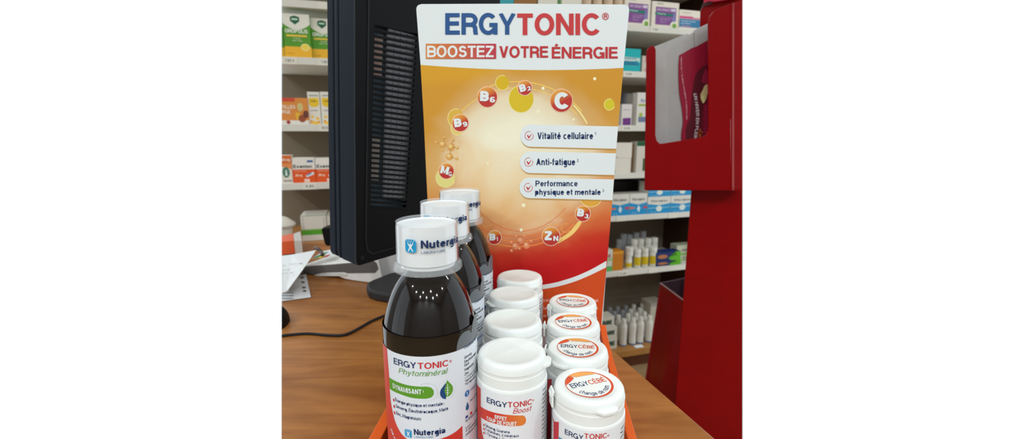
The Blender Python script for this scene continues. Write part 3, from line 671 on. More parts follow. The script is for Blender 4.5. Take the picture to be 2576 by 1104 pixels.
def label_text(name, parent, cx, cy, r, s, x0, x1, y, cap, mat, lay=2, bold=.02, shear=0, z0=0):
    """text along the curved label; x0, x1, y, cap read on the photograph of the jar at cx, cy"""
    xm = (x0 + (x1 if x1 else x0))/2
    a0, _ = cyl(x0, y, cx, cy, r); _, zb = cyl(xm, y, cx, cy, r); _, zt = cyl(xm, y - cap, cx, cy, r)
    a1 = cyl(x1, y, cx, cy, r)[0] if x1 else None
    return printed(name, text2(s, a0*r, a1*r if x1 else None, zb - z0, zt - zb, bold, shear), wrap(r + .00012*lay), mat, parent, local=True)
def lab(cx, cy, r, z0=0):
    def q(px, py): a, z = cyl(px, py, cx, cy, r); return (a*r, z - z0)
    return q
STEP = .0025
M_BOOST = lrgrad((206, 60, 46), (222, 124, 52), .45, .9)
def boost_jar():
    T = .1222 - TF; cx, cy, r = 0.0, .310, .0260
    J = thing('supplement_jar', (cx, cy, TF), 'x', 'jar', 'white jars in the middle row')
    B = lathe_obj('jar_body', jar_body(T), M_JAR, J); L = lathe_obj('lid', jar_lid(T), M_JAR, J)
    q = lab(cx, cy, r, TF); px = lambda x, y: q(1180 + x/4.027, 830 + y/4.027)
    lb = printed('label', rect2(-1.75*r, .006, 1.75*r, T - .0195), wrap(r + .0001), pm((228, 230, 232), .4), J, local=True, step=STEP)
    red = [px(66, 530), px(90, 560), px(118, 590), px(118, 770)] + curve2([px(118, 770), px(250, 832), px(400, 858), px(545, 862)])[1:] + [px(567, 875), px(578, 905), px(572, 940), px(545, 963)] + curve2([px(540, 965), px(440, 972), px(260, 945), px(120, 880)])[1:] + [px(125, 1000), px(150, 1110)]
    zb = .010; e = red[-1][0]
    red += [(e + .006, zb), (-1.42*r, zb), (-1.42*r, red[0][1])]
    printed('label_band', poly2(red), wrap(r + .0002), M_BOOST, lb, local=True, step=STEP)
    la = lambda *a, **k: label_text('lettering', lb, cx, cy, r, *a, z0=TF, **k)
    X = lambda x: 1180 + x/4.027; Yp = lambda y: 830 + y/4.027
    la('ERGY', X(180), X(385), Yp(768), 13.5, M_INK, bold=.012); la('TONIC', X(391), X(637), Yp(777), 13.5, M_RED, bold=.012)
    la('®', X(639), X(658), Yp(728), 7, M_RED, bold=-.008)
    la('Boost', X(443), X(635), Yp(836), 13, M_RED, bold=-.004, shear=.25)
    la('EFFET', X(260), X(382), Yp(908), 9.5, M_WHITE, lay=3, bold=.03); la('COUP DE FOUET', X(180), X(482), Yp(957), 9.5, M_WHITE, lay=3, bold=.03)
    for i, (t, x1, y) in enumerate([('Ginseng, Guarana', 412, 1026), ('5 vitamines, 2 minéraux', 505, 1076), ('L-Tyrosine, L-Carnitine', 470, 1112)]):
        la(t, X(166), X(x1), Yp(y), 7, M_INK, bold=.005)
        a, z = px(151, 957 + 41*i); printed('bullet', disc2(a, z, .00075, .001, 12), wrap(r + .0003), M_RED, lb, local=True)
    # side columns of small type
    for i in range(20):
        z = T - .024 - i*.0034; w = .010 + .004*math.sin(i*2.3)
        if z < .012: break
        printed('small_type', text2(('Complément alimentaire' if i == 0 else ['Eau, extraits de plantes', 'vitamine C, magnésium', 'zinc, acérola, guarana', 'vitamines B1 B2 B6'][i % 4]), r*.98, r*.98 + w + .006, z, .0017, .0), wrap(r + .0002), M_INK if i == 0 else M_DARK, lb, local=True)
        printed('small_type', text2(['Précautions d’emploi', 'Tenir hors de portée', 'des jeunes enfants'][i % 3], -1.74*r, -1.74*r + .0075, z, .0016, .0), wrap(r + .0003), M_DARK, lb, local=True)
    return J
BJ = boost_jar()
spots = [(0.0, .310, -95, 78, 'frontmost white jar of the middle row, its red banded energy label visible'),
         (.0004, .368, 170, 160, 'second plain white lidded jar from the front of the middle row'),
         (.0018, .430, 150, -62, 'third plain white lidded jar from the front of the middle row, tab on its left'),
         (.0085, .486, 175, 36, 'rearmost and smallest looking white jar of the middle row, against the red card')]
BJS = []
for i, (x, y, hg, pt, lab_) in enumerate(spots):
    o = BJ if i == 0 else copy_tree(BJ)
    o.location = (x, y, TF); o['label'] = lab_; BJS.append((o, hg, pt))
for o, hg, pt in BJS:
    L = [c for c in o.children if c.name.startswith('lid')][0]
    T = .1222 - TF
    pull_tab(R(pt), T, L); hinge(R(hg), T, L, .85)
def cebe_jar():
    T = .1030 - TF; cx, cy, r = .055, .298, .0260
    J = thing('supplement_jar', (cx, cy, TF), 'x', 'jar', 'white jars with round lid stickers')
    lathe_obj('jar_body', jar_body(T), M_JAR, J); L = lathe_obj('lid', jar_lid(T, .0188), M_JAR, J)
    lb = printed('label', rect2(-1.75*r, .006, 1.75*r, T - .0195), wrap(r + .0001), pm((228, 230, 232), .4), J, local=True, step=STEP)
    q = lab(cx, cy, r, TF); px = lambda x, y: q(1350 + x/6.345, 930 + y/6.345)
    a0 = px(250, 740); a1 = px(355, 830)
    printed('label_band', poly2([(a0[0], a0[1]), (a0[0] + .004, a0[1] - .001), (a1[0], a1[1]), (a1[0], .008), (a0[0] + .0055, .008), (a0[0] + .005, a1[1] - .003)]), wrap(r + .0002), pm((196, 46, 56), .42), lb, local=True, step=STEP)
    printed('label_band', poly2(curve2([px(355, 1060), px(400, 1092), px(480, 1120), px(640, 1140), px(800, 1150)]) + [(px(800, 1150)[0], px(800, 1150)[1] - .008), (a1[0], px(355, 1060)[1] - .012)]), wrap(r + .0002), pm((52, 150, 196), .42), lb, local=True, step=STEP)
    la = lambda *a, **k: label_text('lettering', lb, cx, cy, r, *a, z0=TF, **k)
    X = lambda x: 1350 + x/6.345; Yp = lambda y: 930 + y/6.345
    la('ERGY', X(447), X(745), Yp(1085), 13, M_INK, bold=.012); la('TONIC', X(757), X(1118), Yp(1104), 13, M_RED, bold=.012)
    la('®', X(1125), X(1157), Yp(1080), 8, M_RED, bold=-.008)
    for i in range(18):
        z = T - .025 - i*.0034
        if z < .012: break
        printed('small_type', text2(['Complément alimentaire', 'Pour 2 gélules', 'vitamine C 80 mg', 'zinc 10 mg'][i % 4], r*.86, r*.86 + .017, z, .0017), wrap(r + .0002), M_DARK, lb, local=True)
        printed('small_type', text2(['Précautions', 'Tenir hors', 'de portée'][i % 3], -1.72*r, -1.72*r + .008, z, .0016), wrap(r + .0003), M_DARK, lb, local=True)
    # round sticker on the lid
    zt = T - .0006
    def flat(lay): return lambda x, y: Vector((x, y, zt + .00012*lay))
    rs = .0172
    st = printed('lid_sticker', disc2(0, 0, rs, n=48), flat(1), pm((206, 74, 34), .45), L, local=True)
    printed('sticker_field', disc2(-.0006, .0002, rs - .0011, n=48), flat(2), pm((230, 230, 224), .45), L, local=True)
    def arcp(a0, a1, rr, n=16): return [(-.0006 + rr*math.cos(R(a0 + (a1-a0)*i/n)), .0002 + rr*math.sin(R(a0 + (a1-a0)*i/n))) for i in range(n+1)]
    rr = rs - .0012
    printed('sticker_swoosh', poly2(arcp(118, 168, rr) + [(-.010, .0075), (-.0065, .0105)]), flat(3), pm((214, 84, 46), .45), L, local=True)
    printed('sticker_swoosh', poly2(arcp(40, 122, rr) + [(-.004, .0108), (.002, .0108), (.008, .0102)]), flat(4), pm((236, 162, 88), .45), L, local=True)
    printed('lettering', text2('ERGY', -.0140, -.0002, -.0014, .0056, .006), flat(3), M_INK, L, local=True)
    printed('lettering', text2('CÉBÉ', .0004, .0140, -.0014, .0056, .006), flat(3), pm((206, 74, 34), .45), L, local=True)
    v, f = text2('change de nom', -.0145, .0145, 0, .0042, .0)
    R0 = .0143
    printed('lettering', ([((R0 - y)*math.sin(x/R0*1.02), -(R0 - y)*math.cos(x/R0*1.02)) for x, y in v], f), flat(3), M_INK, L, local=True)
    return J
CJ = cebe_jar()

CJ_lid = [c for c in CJ.children if c.name.startswith('lid')][0]
cspots = [(.0550, .2980, -82, 20, 20, 'frontmost white jar of the right row, round lid sticker tilted up to the right'),
          (.0548, .3540, -100, -42, -6, 'second white jar of the right row from the front, sticker lettering nearly level'),
          (.0580, .4065, -92, -5, 5, 'third white jar of the right row from the front, partly hidden below its lid'),
          (.0645, .4600, -70, 36, -9, 'rearmost white jar of the right row, before the orange foot of the card')]
CJS = []
for i, (x, y, hg, pt, rot, lab_) in enumerate(cspots):
    o = CJ if i == 0 else copy_tree(CJ)
    o.location = (x, y, TF); o['label'] = lab_; CJS.append((o, hg, pt, rot))
for o, hg, pt, rot in CJS:
    L = [c for c in o.children if c.name.startswith('lid')][0]
    L.rotation_euler.z = R(rot)
    T = .1030 - TF
    pull_tab(R(pt - rot), T, L); hinge(R(hg - rot), T, L, 1.25)

# ================================================================== BOTTLES
M_GLASS = pm((20, 13, 10), .06, .5, name='dark_brown_glass', k=1)
def bottle_proto():
    cx, cy, r = -.060, .315, .0340
    J = thing('tonic_bottle', (cx, cy, TF), 'x', 'bottle', 'dark syrup bottles with measuring cups')
    zl = .1325 - TF
    prof = [(0, .002), (.030, .002), (.0330, .004), (r, .008), (r, zl + .002), (.0334, zl + .010), (.0315, zl + .019), (.0285, zl + .029), (.0245, zl + .038), (.0205, zl + .0445), (.0165, zl + .049), (.0150, zl + .052), (.0150, zl + .056), (0, zl + .056)]
    prof = [prof[0]] + [(p.x, p.y) for p in smoothpath([(a, b, 0) for a, b in prof[1:-1]], 4)] + [prof[-1]]
    lathe_obj('glass_body', prof, M_GLASS, J, 72)
    q = lab(cx, cy, r, TF); px = lambda x, y: q(920 + x/4.028, 830 + y/4.028)
    X = lambda x: 920 + x/4.028; Yp = lambda y: 830 + y/4.028
    zb0 = .049 - TF
    lb = printed('label', rect2(-1.9*r, zb0, 1.9*r, zl), wrap(r + .0002), pm((220, 224, 230), .4), J, local=True, step=STEP)
    w = lambda lay: wrap(r + .0002 + .0001*lay)
    # red frame: left band, rounded lower left corner, lower right swoosh
    xl0 = px(183, 400)[0]; inner = curve2([px(213, 128), px(226, 300), px(240, 480), px(252, 690), px(290, 890), px(345, 1020), px(400, 1085), px(450, 1120)])
    red = [(inner[0][0], zl)] + inner + [(inner[-1][0], zb0), (xl0, zb0), (xl0, zl)]
    printed('label_band', poly2(red), w(1), lrgrad((206, 62, 48), (206, 62, 48), 0, 1), lb, local=True, step=STEP)
    sw = curve2([px(980, 965), px(900, 1035), px(800, 1085), px(700, 1110)])
    printed('label_band', poly2(sw + [(sw[-1][0], zb0), (sw[0][0], zb0)]), w(1), pm((206, 58, 48), .42), lb, local=True, step=STEP)
    e0_, e1_ = inner[-1], sw[-1]; mid = ((e0_[0] + e1_[0])/2, zb0 + .008)
    printed('label_band', poly2([(e1_[0], zb0)] + curve2([e1_, mid, e0_]) + [(e0_[0], zb0)]), w(1), pm((206, 58, 48), .42), lb, local=True, step=STEP)
    la = lambda *a, **k: label_text('lettering', lb, cx, cy, r + .0002, *a, z0=TF, **k)
    la('ERGY', X(288), X(512), Yp(374), 15.5, M_INK, bold=.012); la('TONIC', X(528), X(840), Yp(387), 15.5, pm((200, 44, 44), .45), bold=.012)
    la('®', X(848), X(873), Yp(338), 9, M_RED, bold=-.008)
    la('Phytominéral', X(335), X(838), Yp(468), 14, pm((106, 152, 74), .45), bold=-.004, shear=.25)
    gb = curve2([px(241, 475), px(330, 525), px(440, 558), px(620, 570)]) + [px(665, 580), px(690, 610), px(690, 650), px(665, 680)] + curve2([px(615, 692), px(480, 685), px(350, 645), px(248, 592)])
    printed('label_band', poly2(gb), w(2), M_GREEN, lb, local=True, step=STEP)
    la('DYNAMISANT', X(282), X(566), Yp(634), 12.5, M_WHITE, lay=4, bold=.028); la('1', X(578), None, Yp(632), 6, M_WHITE, lay=4)
    for i, (t, x0, x1, y) in enumerate([('Énergie physique et mentale', 303, 782, 778), ('Ginseng, Éleuthérocoque, Maté', 308, 838, 842), ('Zinc, Magnésium', 310, 560, 898)]):
        la(t, X(x0), X(x1), Yp(y), 8.2, M_INK, bold=.006)
        a, z = px([286, 290, 294][i], [705, 770, 834][i]); printed('bullet', disc2(a, z, .0009, .0012, 12), w(2), M_RED, lb, local=True)
    la('1', X(790), None, Yp(755), 4, M_INK)
    # leaf drop emblem
    a, z = px(822, 612); s_ = .00030*.95
    k = .0047
    drop = [(a, z + 1.75*k)] + [(a + k*1.0*math.sin(R(t)), z + k*1.15*math.cos(R(t)) - .1*k) for t in range(50, 311, 13)]
    printed('emblem', poly2(drop), w(2), M_WHITE, lb, local=True)
    printed('emblem', poly2([(a - .1*k, z + 1.3*k)] + [(a - .05*k + k*.95*math.sin(R(t)), z + k*1.1*math.cos(R(t)) - .15*k) for t in range(185, 311, 10)]), w(3), pm((34, 72, 120), .45), lb, local=True)
    printed('emblem', poly2([(a + .1*k, z + 1.7*k)] + [(a + .12*k + k*.85*math.sin(R(t)), z + .1*k + k*1.05*math.cos(R(t))) for t in range(40, 200, 12)] + [(a - .35*k, z + .2*k)]), w(4), M_GREEN, lb, local=True)
    printed('emblem', join2(poly2([(a + .05*k, z - .8*k), (a + .15*k, z - .8*k), (a + .22*k, z + 1.1*k), (a + .14*k, z + 1.1*k)]), *[poly2([(a + .12*k, z + h*k), (a + .6*k, z + (h + .28)*k), (a + .12*k, z + (h + .1)*k)]) for h in (-.5, -.1, .3)], *[poly2([(a + .12*k, z + h*k), (a - .25*k, z + (h + .28)*k), (a + .12*k, z + (h + .1)*k)]) for h in (-.4, 0, .4)]), w(5), M_WHITE, lb, local=True)
    rr = .0068
    printed('dotted_line', join2(*[disc2(a + rr*math.cos(R(t)), z + .0006 + rr*math.sin(R(t)), .00013, n=6) for t in range(0, 360, 9)]), w(1), M_GREY, lb, local=True)
    dots = curve2([px(250, 660), px(330, 690), px(480, 715), px(640, 712), px(715, 680), px(728, 620), px(700, 560), px(620, 540), px(560, 550)], 12)
    printed('dotted_line', join2(*[disc2(x, y, .00013, n=6) for x, y in dots]), w(1), M_GREY, lb, local=True)
    # maker's logo
    def logo(par, x0, z0, hgt, wr, step=None):
        printed('logo', rrect2(x0, z0, x0 + hgt*.92, z0 + hgt, hgt*.2), wr(2), pm((34, 150, 200), .42), par, local=True)
        c = x0 + hgt*.46
        fig = [rect2(c + hgt*(dx - .035), z0 + hgt*(.87 - .12*ro), c + hgt*(dx + .04), z0 + hgt*(.93 - .12*ro)) for ro, n in ((0, 4), (1, 3)) for dx in [(-.3 + .2*i + .1*ro) for i in range(n)]]
        fig += [disc2(c, z0 + hgt*.62, hgt*.07, n=10), poly2([(c - hgt*.26, z0 + hgt*.70), (c - hgt*.2, z0 + hgt*.72), (c, z0 + hgt*.52), (c + hgt*.2, z0 + hgt*.72), (c + hgt*.26, z0 + hgt*.70), (c + hgt*.08, z0 + hgt*.42), (c + hgt*.24, z0 + hgt*.1), (c + hgt*.14, z0 + hgt*.1), (c, z0 + hgt*.32), (c - hgt*.14, z0 + hgt*.1), (c - hgt*.24, z0 + hgt*.1), (c - hgt*.08, z0 + hgt*.42)])]
        printed('logo', join2(*fig), wr(3), M_WHITE, par, local=True)
    a, z = px(400, 1072); a2, z2 = px(400, 995); logo(lb, a, z, (z2 - z), w)
    la('Nutergia', X(490), X(812), Yp(1064), 14.5, M_INK, bold=.026); la('LABORATOIRE', X(492), X(686), Yp(1094), 4.2, pm((70, 130, 170), .45), bold=.0)
    v_, f_ = text2('250 ml', 0, .0085, 0, .0028, .01); a, z = px(256, 1000)
    printed('lettering', ([(a + x*.72 + y*.5, z - x*.7 + y*.75) for x, y in v_], f_), w(3), M_WHITE, lb, local=True)
    # side panel of ingredients
    s0 = px(1003, 500)[0]
    for t, yy, wd, h, m_ in [('Complément alimentaire', 188, .024, .0022, M_INK), ('Ginseng', 290, .0085, .0021, M_DARK), ('Éleuthérocoque', 335, .0165, .0021, M_DARK), ('Maté', 370, .005, .0021, M_DARK), ('Magnésium', 415, .0115, .0021, M_DARK), ('Zinc', 460, .0045, .0021, M_DARK), ('+ Complexe de plantes', 495, .020, .0018, M_GREY), ('*Apports de référence', 530, .020, .0018, M_DARK), ('**En équivalent', 566, .015, .0018, M_DARK),
                              ('NUTERGIA CONSEIL', 940, .019, .0021, M_INK), ('Lot n°', 1010, .006, .0020, M_DARK), ('À consommer de', 1040, .015, .0020, M_DARK), ('préférence avant', 1078, .016, .0020, M_DARK), ('FORMULE 1', 660, .010, .0016, pm((40, 110, 180), .45)), ('Sans sucres', 765, .012, .0016, M_INK)]:
        z = px(1003, yy)[1]; xo = .0055 if yy in (660, 765) else 0
        printed('small_type', text2(t, s0 + xo, s0 + xo + wd, z, h, .006), w(1), m_, lb, local=True)
    for i, t in enumerate(['Pour 20 ml', '2000 mg', '1120 mg', '560 mg', '300 mg', '15 mg', '56,2 mg']):
        printed('small_type', text2(t, s0 + .0215, s0 + .0215 + .0075, zl - .010 - .0046*i, .0021, .004), w(1), M_DARK, lb, local=True)
    z = px(1003, 655)[1]; printed('emblem', disc2(s0 + .0022, z, .0024, n=18), w(1), pm((32, 100, 176), .45), lb, local=True); printed('emblem', text2('1', s0 + .0014, None, z - .0015, .003, .02), w(2), M_WHITE, lb, local=True)
    z = px(1003, 795)[1]; printed('emblem', poly2([(s0 + .0022, z + .0042), (s0 + .0040, z), (s0 + .0036, z - .0018), (s0 + .0022, z - .0026), (s0 + .0008, z - .0018), (s0 + .0004, z)]), w(1), pm((40, 96, 140), .45), lb, local=True)
    z = px(1003, 890)[1]; printed('emblem', rect2(s0, z - .001, s0 + .0026, z + .001), w(1), pm((34, 60, 130), .45), lb, local=True); printed('emblem', rect2(s0 + .0052, z - .001, s0 + .0078, z + .001), w(1), M_RED, lb, local=True)
    # peel-back leaves behind the label's upper right edge
    for c_, wd, h in ((.96, .25, .0155), (1.42, .27, .022)):
        v = [(r*(c_ + wd*math.sin(R(t))), zl - .004 + h*math.cos(R(t))**.6) for t in range(-90, 91, 10)]
        printed('label_leaf', poly2(v + [(r*(c_ + wd), zl - .006), (r*(c_ - wd), zl - .006)]), wrap(r + .00012), pm((104, 108, 112), .35), lb, local=True, step=STEP)
    return J, logo
BT, logo = bottle_proto()
ZC = .1836 - TF                # underside of the cup's flange
def make_cup(parent):
    rc = .0216
    inner = lathe_obj('cap', [(0, ZC + .003), (.0192, ZC + .003), (.0196, ZC + .030), (.0190, ZC + .0318), (.0182, ZC + .0322), (0, ZC + .0322)], pm((226, 228, 228), .35, name='white_cap'), parent, 56)
    cup = lathe_obj('measuring_cup', [(rc - .0002, ZC + .0333), (rc + .0006, ZC + .0063), (rc - .0003, ZC + .0063), (rc - .0009, ZC + .0333), (rc - .0002, ZC + .0333)], M_CLEAR, parent, 64)
    lathe_obj('cup_flange', [(.0238, ZC + .0002), (.0244, ZC + .0012), (.0241, ZC + .0042), (rc + .0010, ZC + .0058), (rc + .0004, ZC + .0062), (.0230, ZC + .0036), (.0232, ZC + .0010), (.0238, ZC + .0002)], M_FROST, cup, 64)
    lathe_obj('cup_lip', [(rc - .0006, ZC + .0334), (rc - .0002, ZC + .0350), (rc - .0010, ZC + .0354), (rc - .0017, ZC + .0350), (rc - .0014, ZC + .0334), (rc - .0006, ZC + .0334)], M_FROST, cup, 64)
    # frosted fill of the cup wall
    lathe_obj('cup_wall', [(rc - .0016, ZC + .006), (rc - .0016, ZC + .0330), (rc - .0013, ZC + .0332), (rc - .0010, ZC + .0330), (rc - .0006, ZC + .0062), (rc - .0010, ZC + .006), (rc - .0016, ZC + .006)], pm((244, 246, 246), .3), cup, 64)
    cx, cy = -.0597, .315
    wr = lambda lay: wrap(rc + .0008 + .0001*lay)
    a, z = cyl(1022.6, 634, cx, cy, rc); z2 = cyl(1037, 602, cx, cy, rc)[1]; z = cyl(1037, 634.5, cx, cy, rc)[1]
    logo(cup, a*rc, z - TF, z2 - z, wr)
    a, z = cyl(1060.5, 622, cx, cy, rc); b_ = cyl(1146, 620, cx, cy, rc)[0]; zt = cyl(1075, 604, cx, cy, rc)[1]; zb_ = cyl(1075, 624, cx, cy, rc)[1]
    printed('lettering', text2('Nutergia', a*rc, (a + (b_ - a)*1.17)*rc, zb_ - TF, zt - zb_, .026), wr(1), M_INK, cup, local=True)
    zz = cyl(1075, 637, cx, cy, rc)[1]
    printed('lettering', text2('LABORATOIRE', a*rc, (a + (b_ - a)*.62)*rc, zz - TF, .0018, .004), wr(1), pm((60, 90, 130), .5), cup, local=True)
    return cup
cup0 = make_cup(BT)
for i, (x, y, rz, cr, lab_) in enumerate([(-.0600, .3150, 0, 0, 'foremost dark glass tonic bottle with white measuring cup and full front label'),
                                          (-.0598, .4000, 0, -14, 'middle dark glass tonic bottle with measuring cup, half hidden by the foremost'),
                                          (-.0550, .4780, -6, 4, 'rear dark glass tonic bottle with measuring cup, against the printed card')]):
    o = BT if i == 0 else copy_tree(BT)
    o.location = (x, y, TF); o.rotation_euler.z = R(rz); o['label'] = lab_
    for c in o.children:
        if c.name.startswith('measuring_cup'): c.rotation_euler.z = R(cr)

# ================================================================== MONITOR (seen from behind)
MA = Vector((.7071, .7071, 0)); MN = Vector((.7071, -.7071, 0)); MP = atY(900, 400, .62)
def mon(d): return lambda px, py: hit(px, py, MP, MN) - MN*d
MON = thing('point_of_sale_monitor', (-.17, .74, 0), 'thick black sales monitor seen from behind, with a louvred vent and foot', 'monitor')
m0 = mon(0)
bo = [(893, -70), (893.5, 300), (896, 655), (899, 667), (906, 667), (995, 640), (1075, 614), (1180, 584), (1250, 566), (1258, 560), (1258, -70)]
# holed back cover
ho = [(943, 56), (1050, 80), (1022, 522), (932, 518)]
outer = [m0(*p) for p in bo]; hole = [m0(*p) for p in ho]
tri = geometry.tessellate_polygon([outer, hole])
allp = outer + hole
n, h = len(outer), len(hole)
v = allp + [p - MN*.004 for p in allp]; N_ = n + h
f = [tuple(t) for t in tri] + [tuple(i + N_ for i in t) for t in tri] + [(i, (i+1) % n, N_ + (i+1) % n, N_ + i) for i in range(n)] + [(n + i, n + (i+1) % h, N_ + n + (i+1) % h, N_ + n + i) for i in range(h)]
mesh('back_cover', v, f, M_BLACK, MON)
side = pm((16, 23, 34), .5, .06, bump=.2, scale=900, k=1)  # same black plastic, bluish daylight sheen put into the colour
def mprism(name, pts, d0, d1, mat, bev=.002, par=MON):
    g = mon(d0); v, f = prism([g(*p) for p in pts], -MN*(d1 - d0)); return mesh(name, v, f, mat, par, bevel=bev)
def inset(pts, k):
    c = Vector((1075, 300)); return [(c.x + (x - c.x)*(1 - k), c.y + (y - c.y)*(1 - k)) for x, y in pts]
shell = []
# side walls of the housing as a hollow prism (thin shell, open behind the vent)
g = mon(.004); outl = [g(*p) for p in bo]; inn = [g(*p) for p in inset(bo, .03)]
D1 = .045
v = outl + inn + [p - MN*(D1 - .004) for p in outl] + [p - MN*(D1 - .004) for p in inn]
f = []
for i in range(n):
    j = (i + 1) % n
    f += [(i, j, n+j, n+i), (2*n+i, 2*n+j, 3*n+j, 3*n+i), (i, j, 2*n+j, 2*n+i), (n+i, n+j, 3*n+j, 3*n+i)]
mesh('housing', v, f, side, MON)
bo2 = [(893, -70), (896, 650), (900, 661), (1250, 560), (1258, -70)]
mprism('seam', inset(bo, .012), .045, .0495, M_BLACK2, 0)
mprism('housing_rim', bo, .0495, .0585, side, .0015)
mprism('seam', inset(bo, .012), .0585, .0625, M_BLACK2, 0)
mprism('screen_bezel', bo, .0625, .087, side, .004)
# metal behind the vent
pl = [(938, 50), (1054, 74), (1026, 530), (926, 526)]
mprism('inner_plate', pl, .014, .016, pm((70, 84, 92), .5, .3, k=1.3), 0)
mprism('circuit_cover', [(944, 84), (970, 88), (966, 190), (940, 186)], .0065, .013, pm((200, 170, 156), .5, k=1.4), 0)
mprism('circuit_cover', [(940, 346), (962, 348), (958, 455), (936, 453)], .0065, .013, pm((186, 172, 160), .5, k=1.4), 0)
mprism('shield_plate', [(984, 70), (1054, 88), (1028, 507), (972, 498)], .0068, .012, pm((170, 170, 174), .42, .4, k=1.4), 0)
# perforations in the shield
def slot(i):
    yl = 67 + 15.2*i - .05*i*i
    return (948 - 11*i/33, yl, 1046 - 26*i/33, yl + 23 - 18*i/33)
gq = mon(.0066)
sh = []
for i in range(33):
    xl, yl, xr, yr = slot(i)
    for t in (.52, .68, .84): sh.append(disc2(xl + (xr - xl)*t, yl + (yr - yl)*t - 1, 1.3, n=8))
printed('perforations', join2(*sh), gq, pm((8, 8, 8), .8, k=1), MON)
for i in range(-1, 34):
    a, b_ = slot(i), slot(i + 1)
    hh = .26
    q4 = [(a[0] - 7, a[1] + (b_[1]-a[1])*hh), (a[2] + 7, a[3] + (b_[3]-a[3])*hh), (b_[2] + 7, b_[3] - (b_[3]-a[3])*hh), (b_[0] - 7, b_[1] - (b_[1]-a[1])*hh)]
    mprism('vent_slat', q4, -.0004, .003, M_BLACK, .0005)
ra = [(930, 40), (1062, 66), (1062, 40)]
mprism('screw_boss', [(911 + 5*math.cos(R(t)), 649 + 6*math.sin(R(t))) for t in range(0, 360, 30)], -.0006, .003, M_BLACK2, .0004)
mprism('cover_ridge', [(926, -70), (930, -70), (922, 600), (926, 628), (936, 636), (995, 620), (995, 624), (934, 641), (921, 632), (917, 600)], -.0012, .001, M_BLACK2, .0004)
# foot and neck
ft = [(923, 742), (928, 752), (945, 758), (1000, 768), (1100, 782), (1100, 712), (1000, 704), (985, 706), (942, 723), (925, 732)]
pts = [atZ(x, y, 0) for x, y in ft]
v, f = prism([p + UP*.0005 for p in pts], UP*.016); mesh('foot', v, f, pm((44, 42, 42), .5, k=1), MON, bevel=.004)
c0 = Vector((-.135, .765, 0))
v, f = box(-.03, .03, -.012, .03, .016, .20, lambda x, y, z: c0 + MA*x - MN*y + UP*z); mesh('neck', v, f, M_BLACK, MON, bevel=.004)

# ================================================================== PRINTER AND DESK CLUTTER
pr_, pl_ = atZ(966, 717, 0), atZ(770, 690, 0)
PD = (pr_ - pl_).normalized(); PN = Vector((PD.y, -PD.x, 0))     # PN towards the camera
if PN.y > 0: PN.negate()
def prn(d): return lambda px, py: hit(px, py, pr_, PN) - PN*d
g = prn(0)
PRN = thing('desktop_printer', ((pr_ + pl_)/2 - PN*.06), 'low white desktop printer with a dark grey front panel, behind the monitor', 'printer')
bodyp = [(760, 667), (838, 661), (952, 653), (966, 716), (960, 717), (888, 713), (868, 702), (845, 693), (760, 690)]
P3 = [g(*p) for p in bodyp]; ztop = max(p.z for p in P3)
P3 = [Vector((p.x, p.y, max(p.z, .0006))) for p in P3]
v, f = prism(P3, -PN*.13); mesh('body', v, f, pm((236, 234, 228), .4), PRN, bevel=.0015, clip='L')
gp = [(764, 670), (838, 665), (940, 656), (948, 662), (952, 676), (944, 686), (875, 687), (866, 684), (822, 685), (812, 690), (790, 690), (764, 686)]
v, f = prism([prn(-.0008)(*p) for p in gp], -PN*.001); mesh('front_panel', v, f, pm((98, 94, 92), .45), PRN, clip='L')
v, f = prism([prn(-.0012)(*p) for p in [(790, 691), (812, 686), (866, 687), (874, 690), (870, 694), (800, 694)]], -PN*.001); mesh('paper_slot', v, f, pm((214, 212, 206), .4), PRN)
# tall right side of the printer, its shade put into the beige colour
sp = [(953, 640), (996, 628), (1010, 716), (968, 716)]
q0 = [hit(x, y, pr_ - PN*.08, PN) for x, y in sp]; q0 = [Vector((p.x, p.y, max(p.z, .0006))) for p in q0]
v, f = prism(q0, -PN*.08); mesh('side_housing', v, f, pm((150, 142, 130), .5), PRN, bevel=.002)
v, f = prism([hit(x, y, pr_ - PN*.078, PN) for x, y in [(974, 650), (982, 648), (984, 656), (976, 658)]], -PN*.002); mesh('button', v, f, pm((40, 70, 140), .5), PRN)
ZT = .034
# black device standing behind the printer
bd = [(808, 578), (811, 573), (845, 571), (850, 640), (823, 640), (816, 612)]
q0 = [atY(x, y, .955) for x, y in bd]; q0 = [Vector((p.x, p.y, max(p.z, .0))) for p in q0]
for p in q0[3:5]: p.z = .036
dv = mesh('card_reader', *prism(q0, (0, .03, 0)), M_BLACK, bevel=.002); tag(dv, 'small black device peeking out left of the monitor', 'device')
# leaflet with coloured stripes on the printer, pen beside
def sheet(name, pts, zs, mat, label, cat, th=.0006, clip='L', group=None):
    q = [atZ(x, y, z) for (x, y), z in zip(pts, zs)]
    v, f = prism(q, UP*th); o = mesh(name, v, f, mat, clip=clip); return tag(o, label, cat, group)
PAP = pm((222, 222, 220), .6)
lf = sheet('leaflet', [(786, 650), (838, 645), (838, 627), (812, 632)], [.0385]*4, PAP, 'white leaflet with green, yellow and red stripes lying on the printer', 'leaflet')
zl_ = .0395
for c, pp in [((40, 130, 70), [(788, 648), (798, 648), (826, 634), (820, 634)]), ((226, 196, 50), [(800, 648), (810, 648), (820, 641), (812, 641)]), ((190, 40, 44), [(812, 647), (822, 646), (832, 640), (824, 641)])]:
    printed('coloured_stripe', poly2(pp), lambda x, y: atZ(x, y, zl_), pm(c, .5), lf)
pen = mesh('pen', *tube(smoothpath([atZ(792, 624, .042), atZ(800, 626, .045), atZ(808, 634, .042), atZ(811, 642, .042)], 5), .0032), pm((60, 50, 46), .4)); tag(pen, 'dark brown pen lying behind the striped leaflet', 'pen')
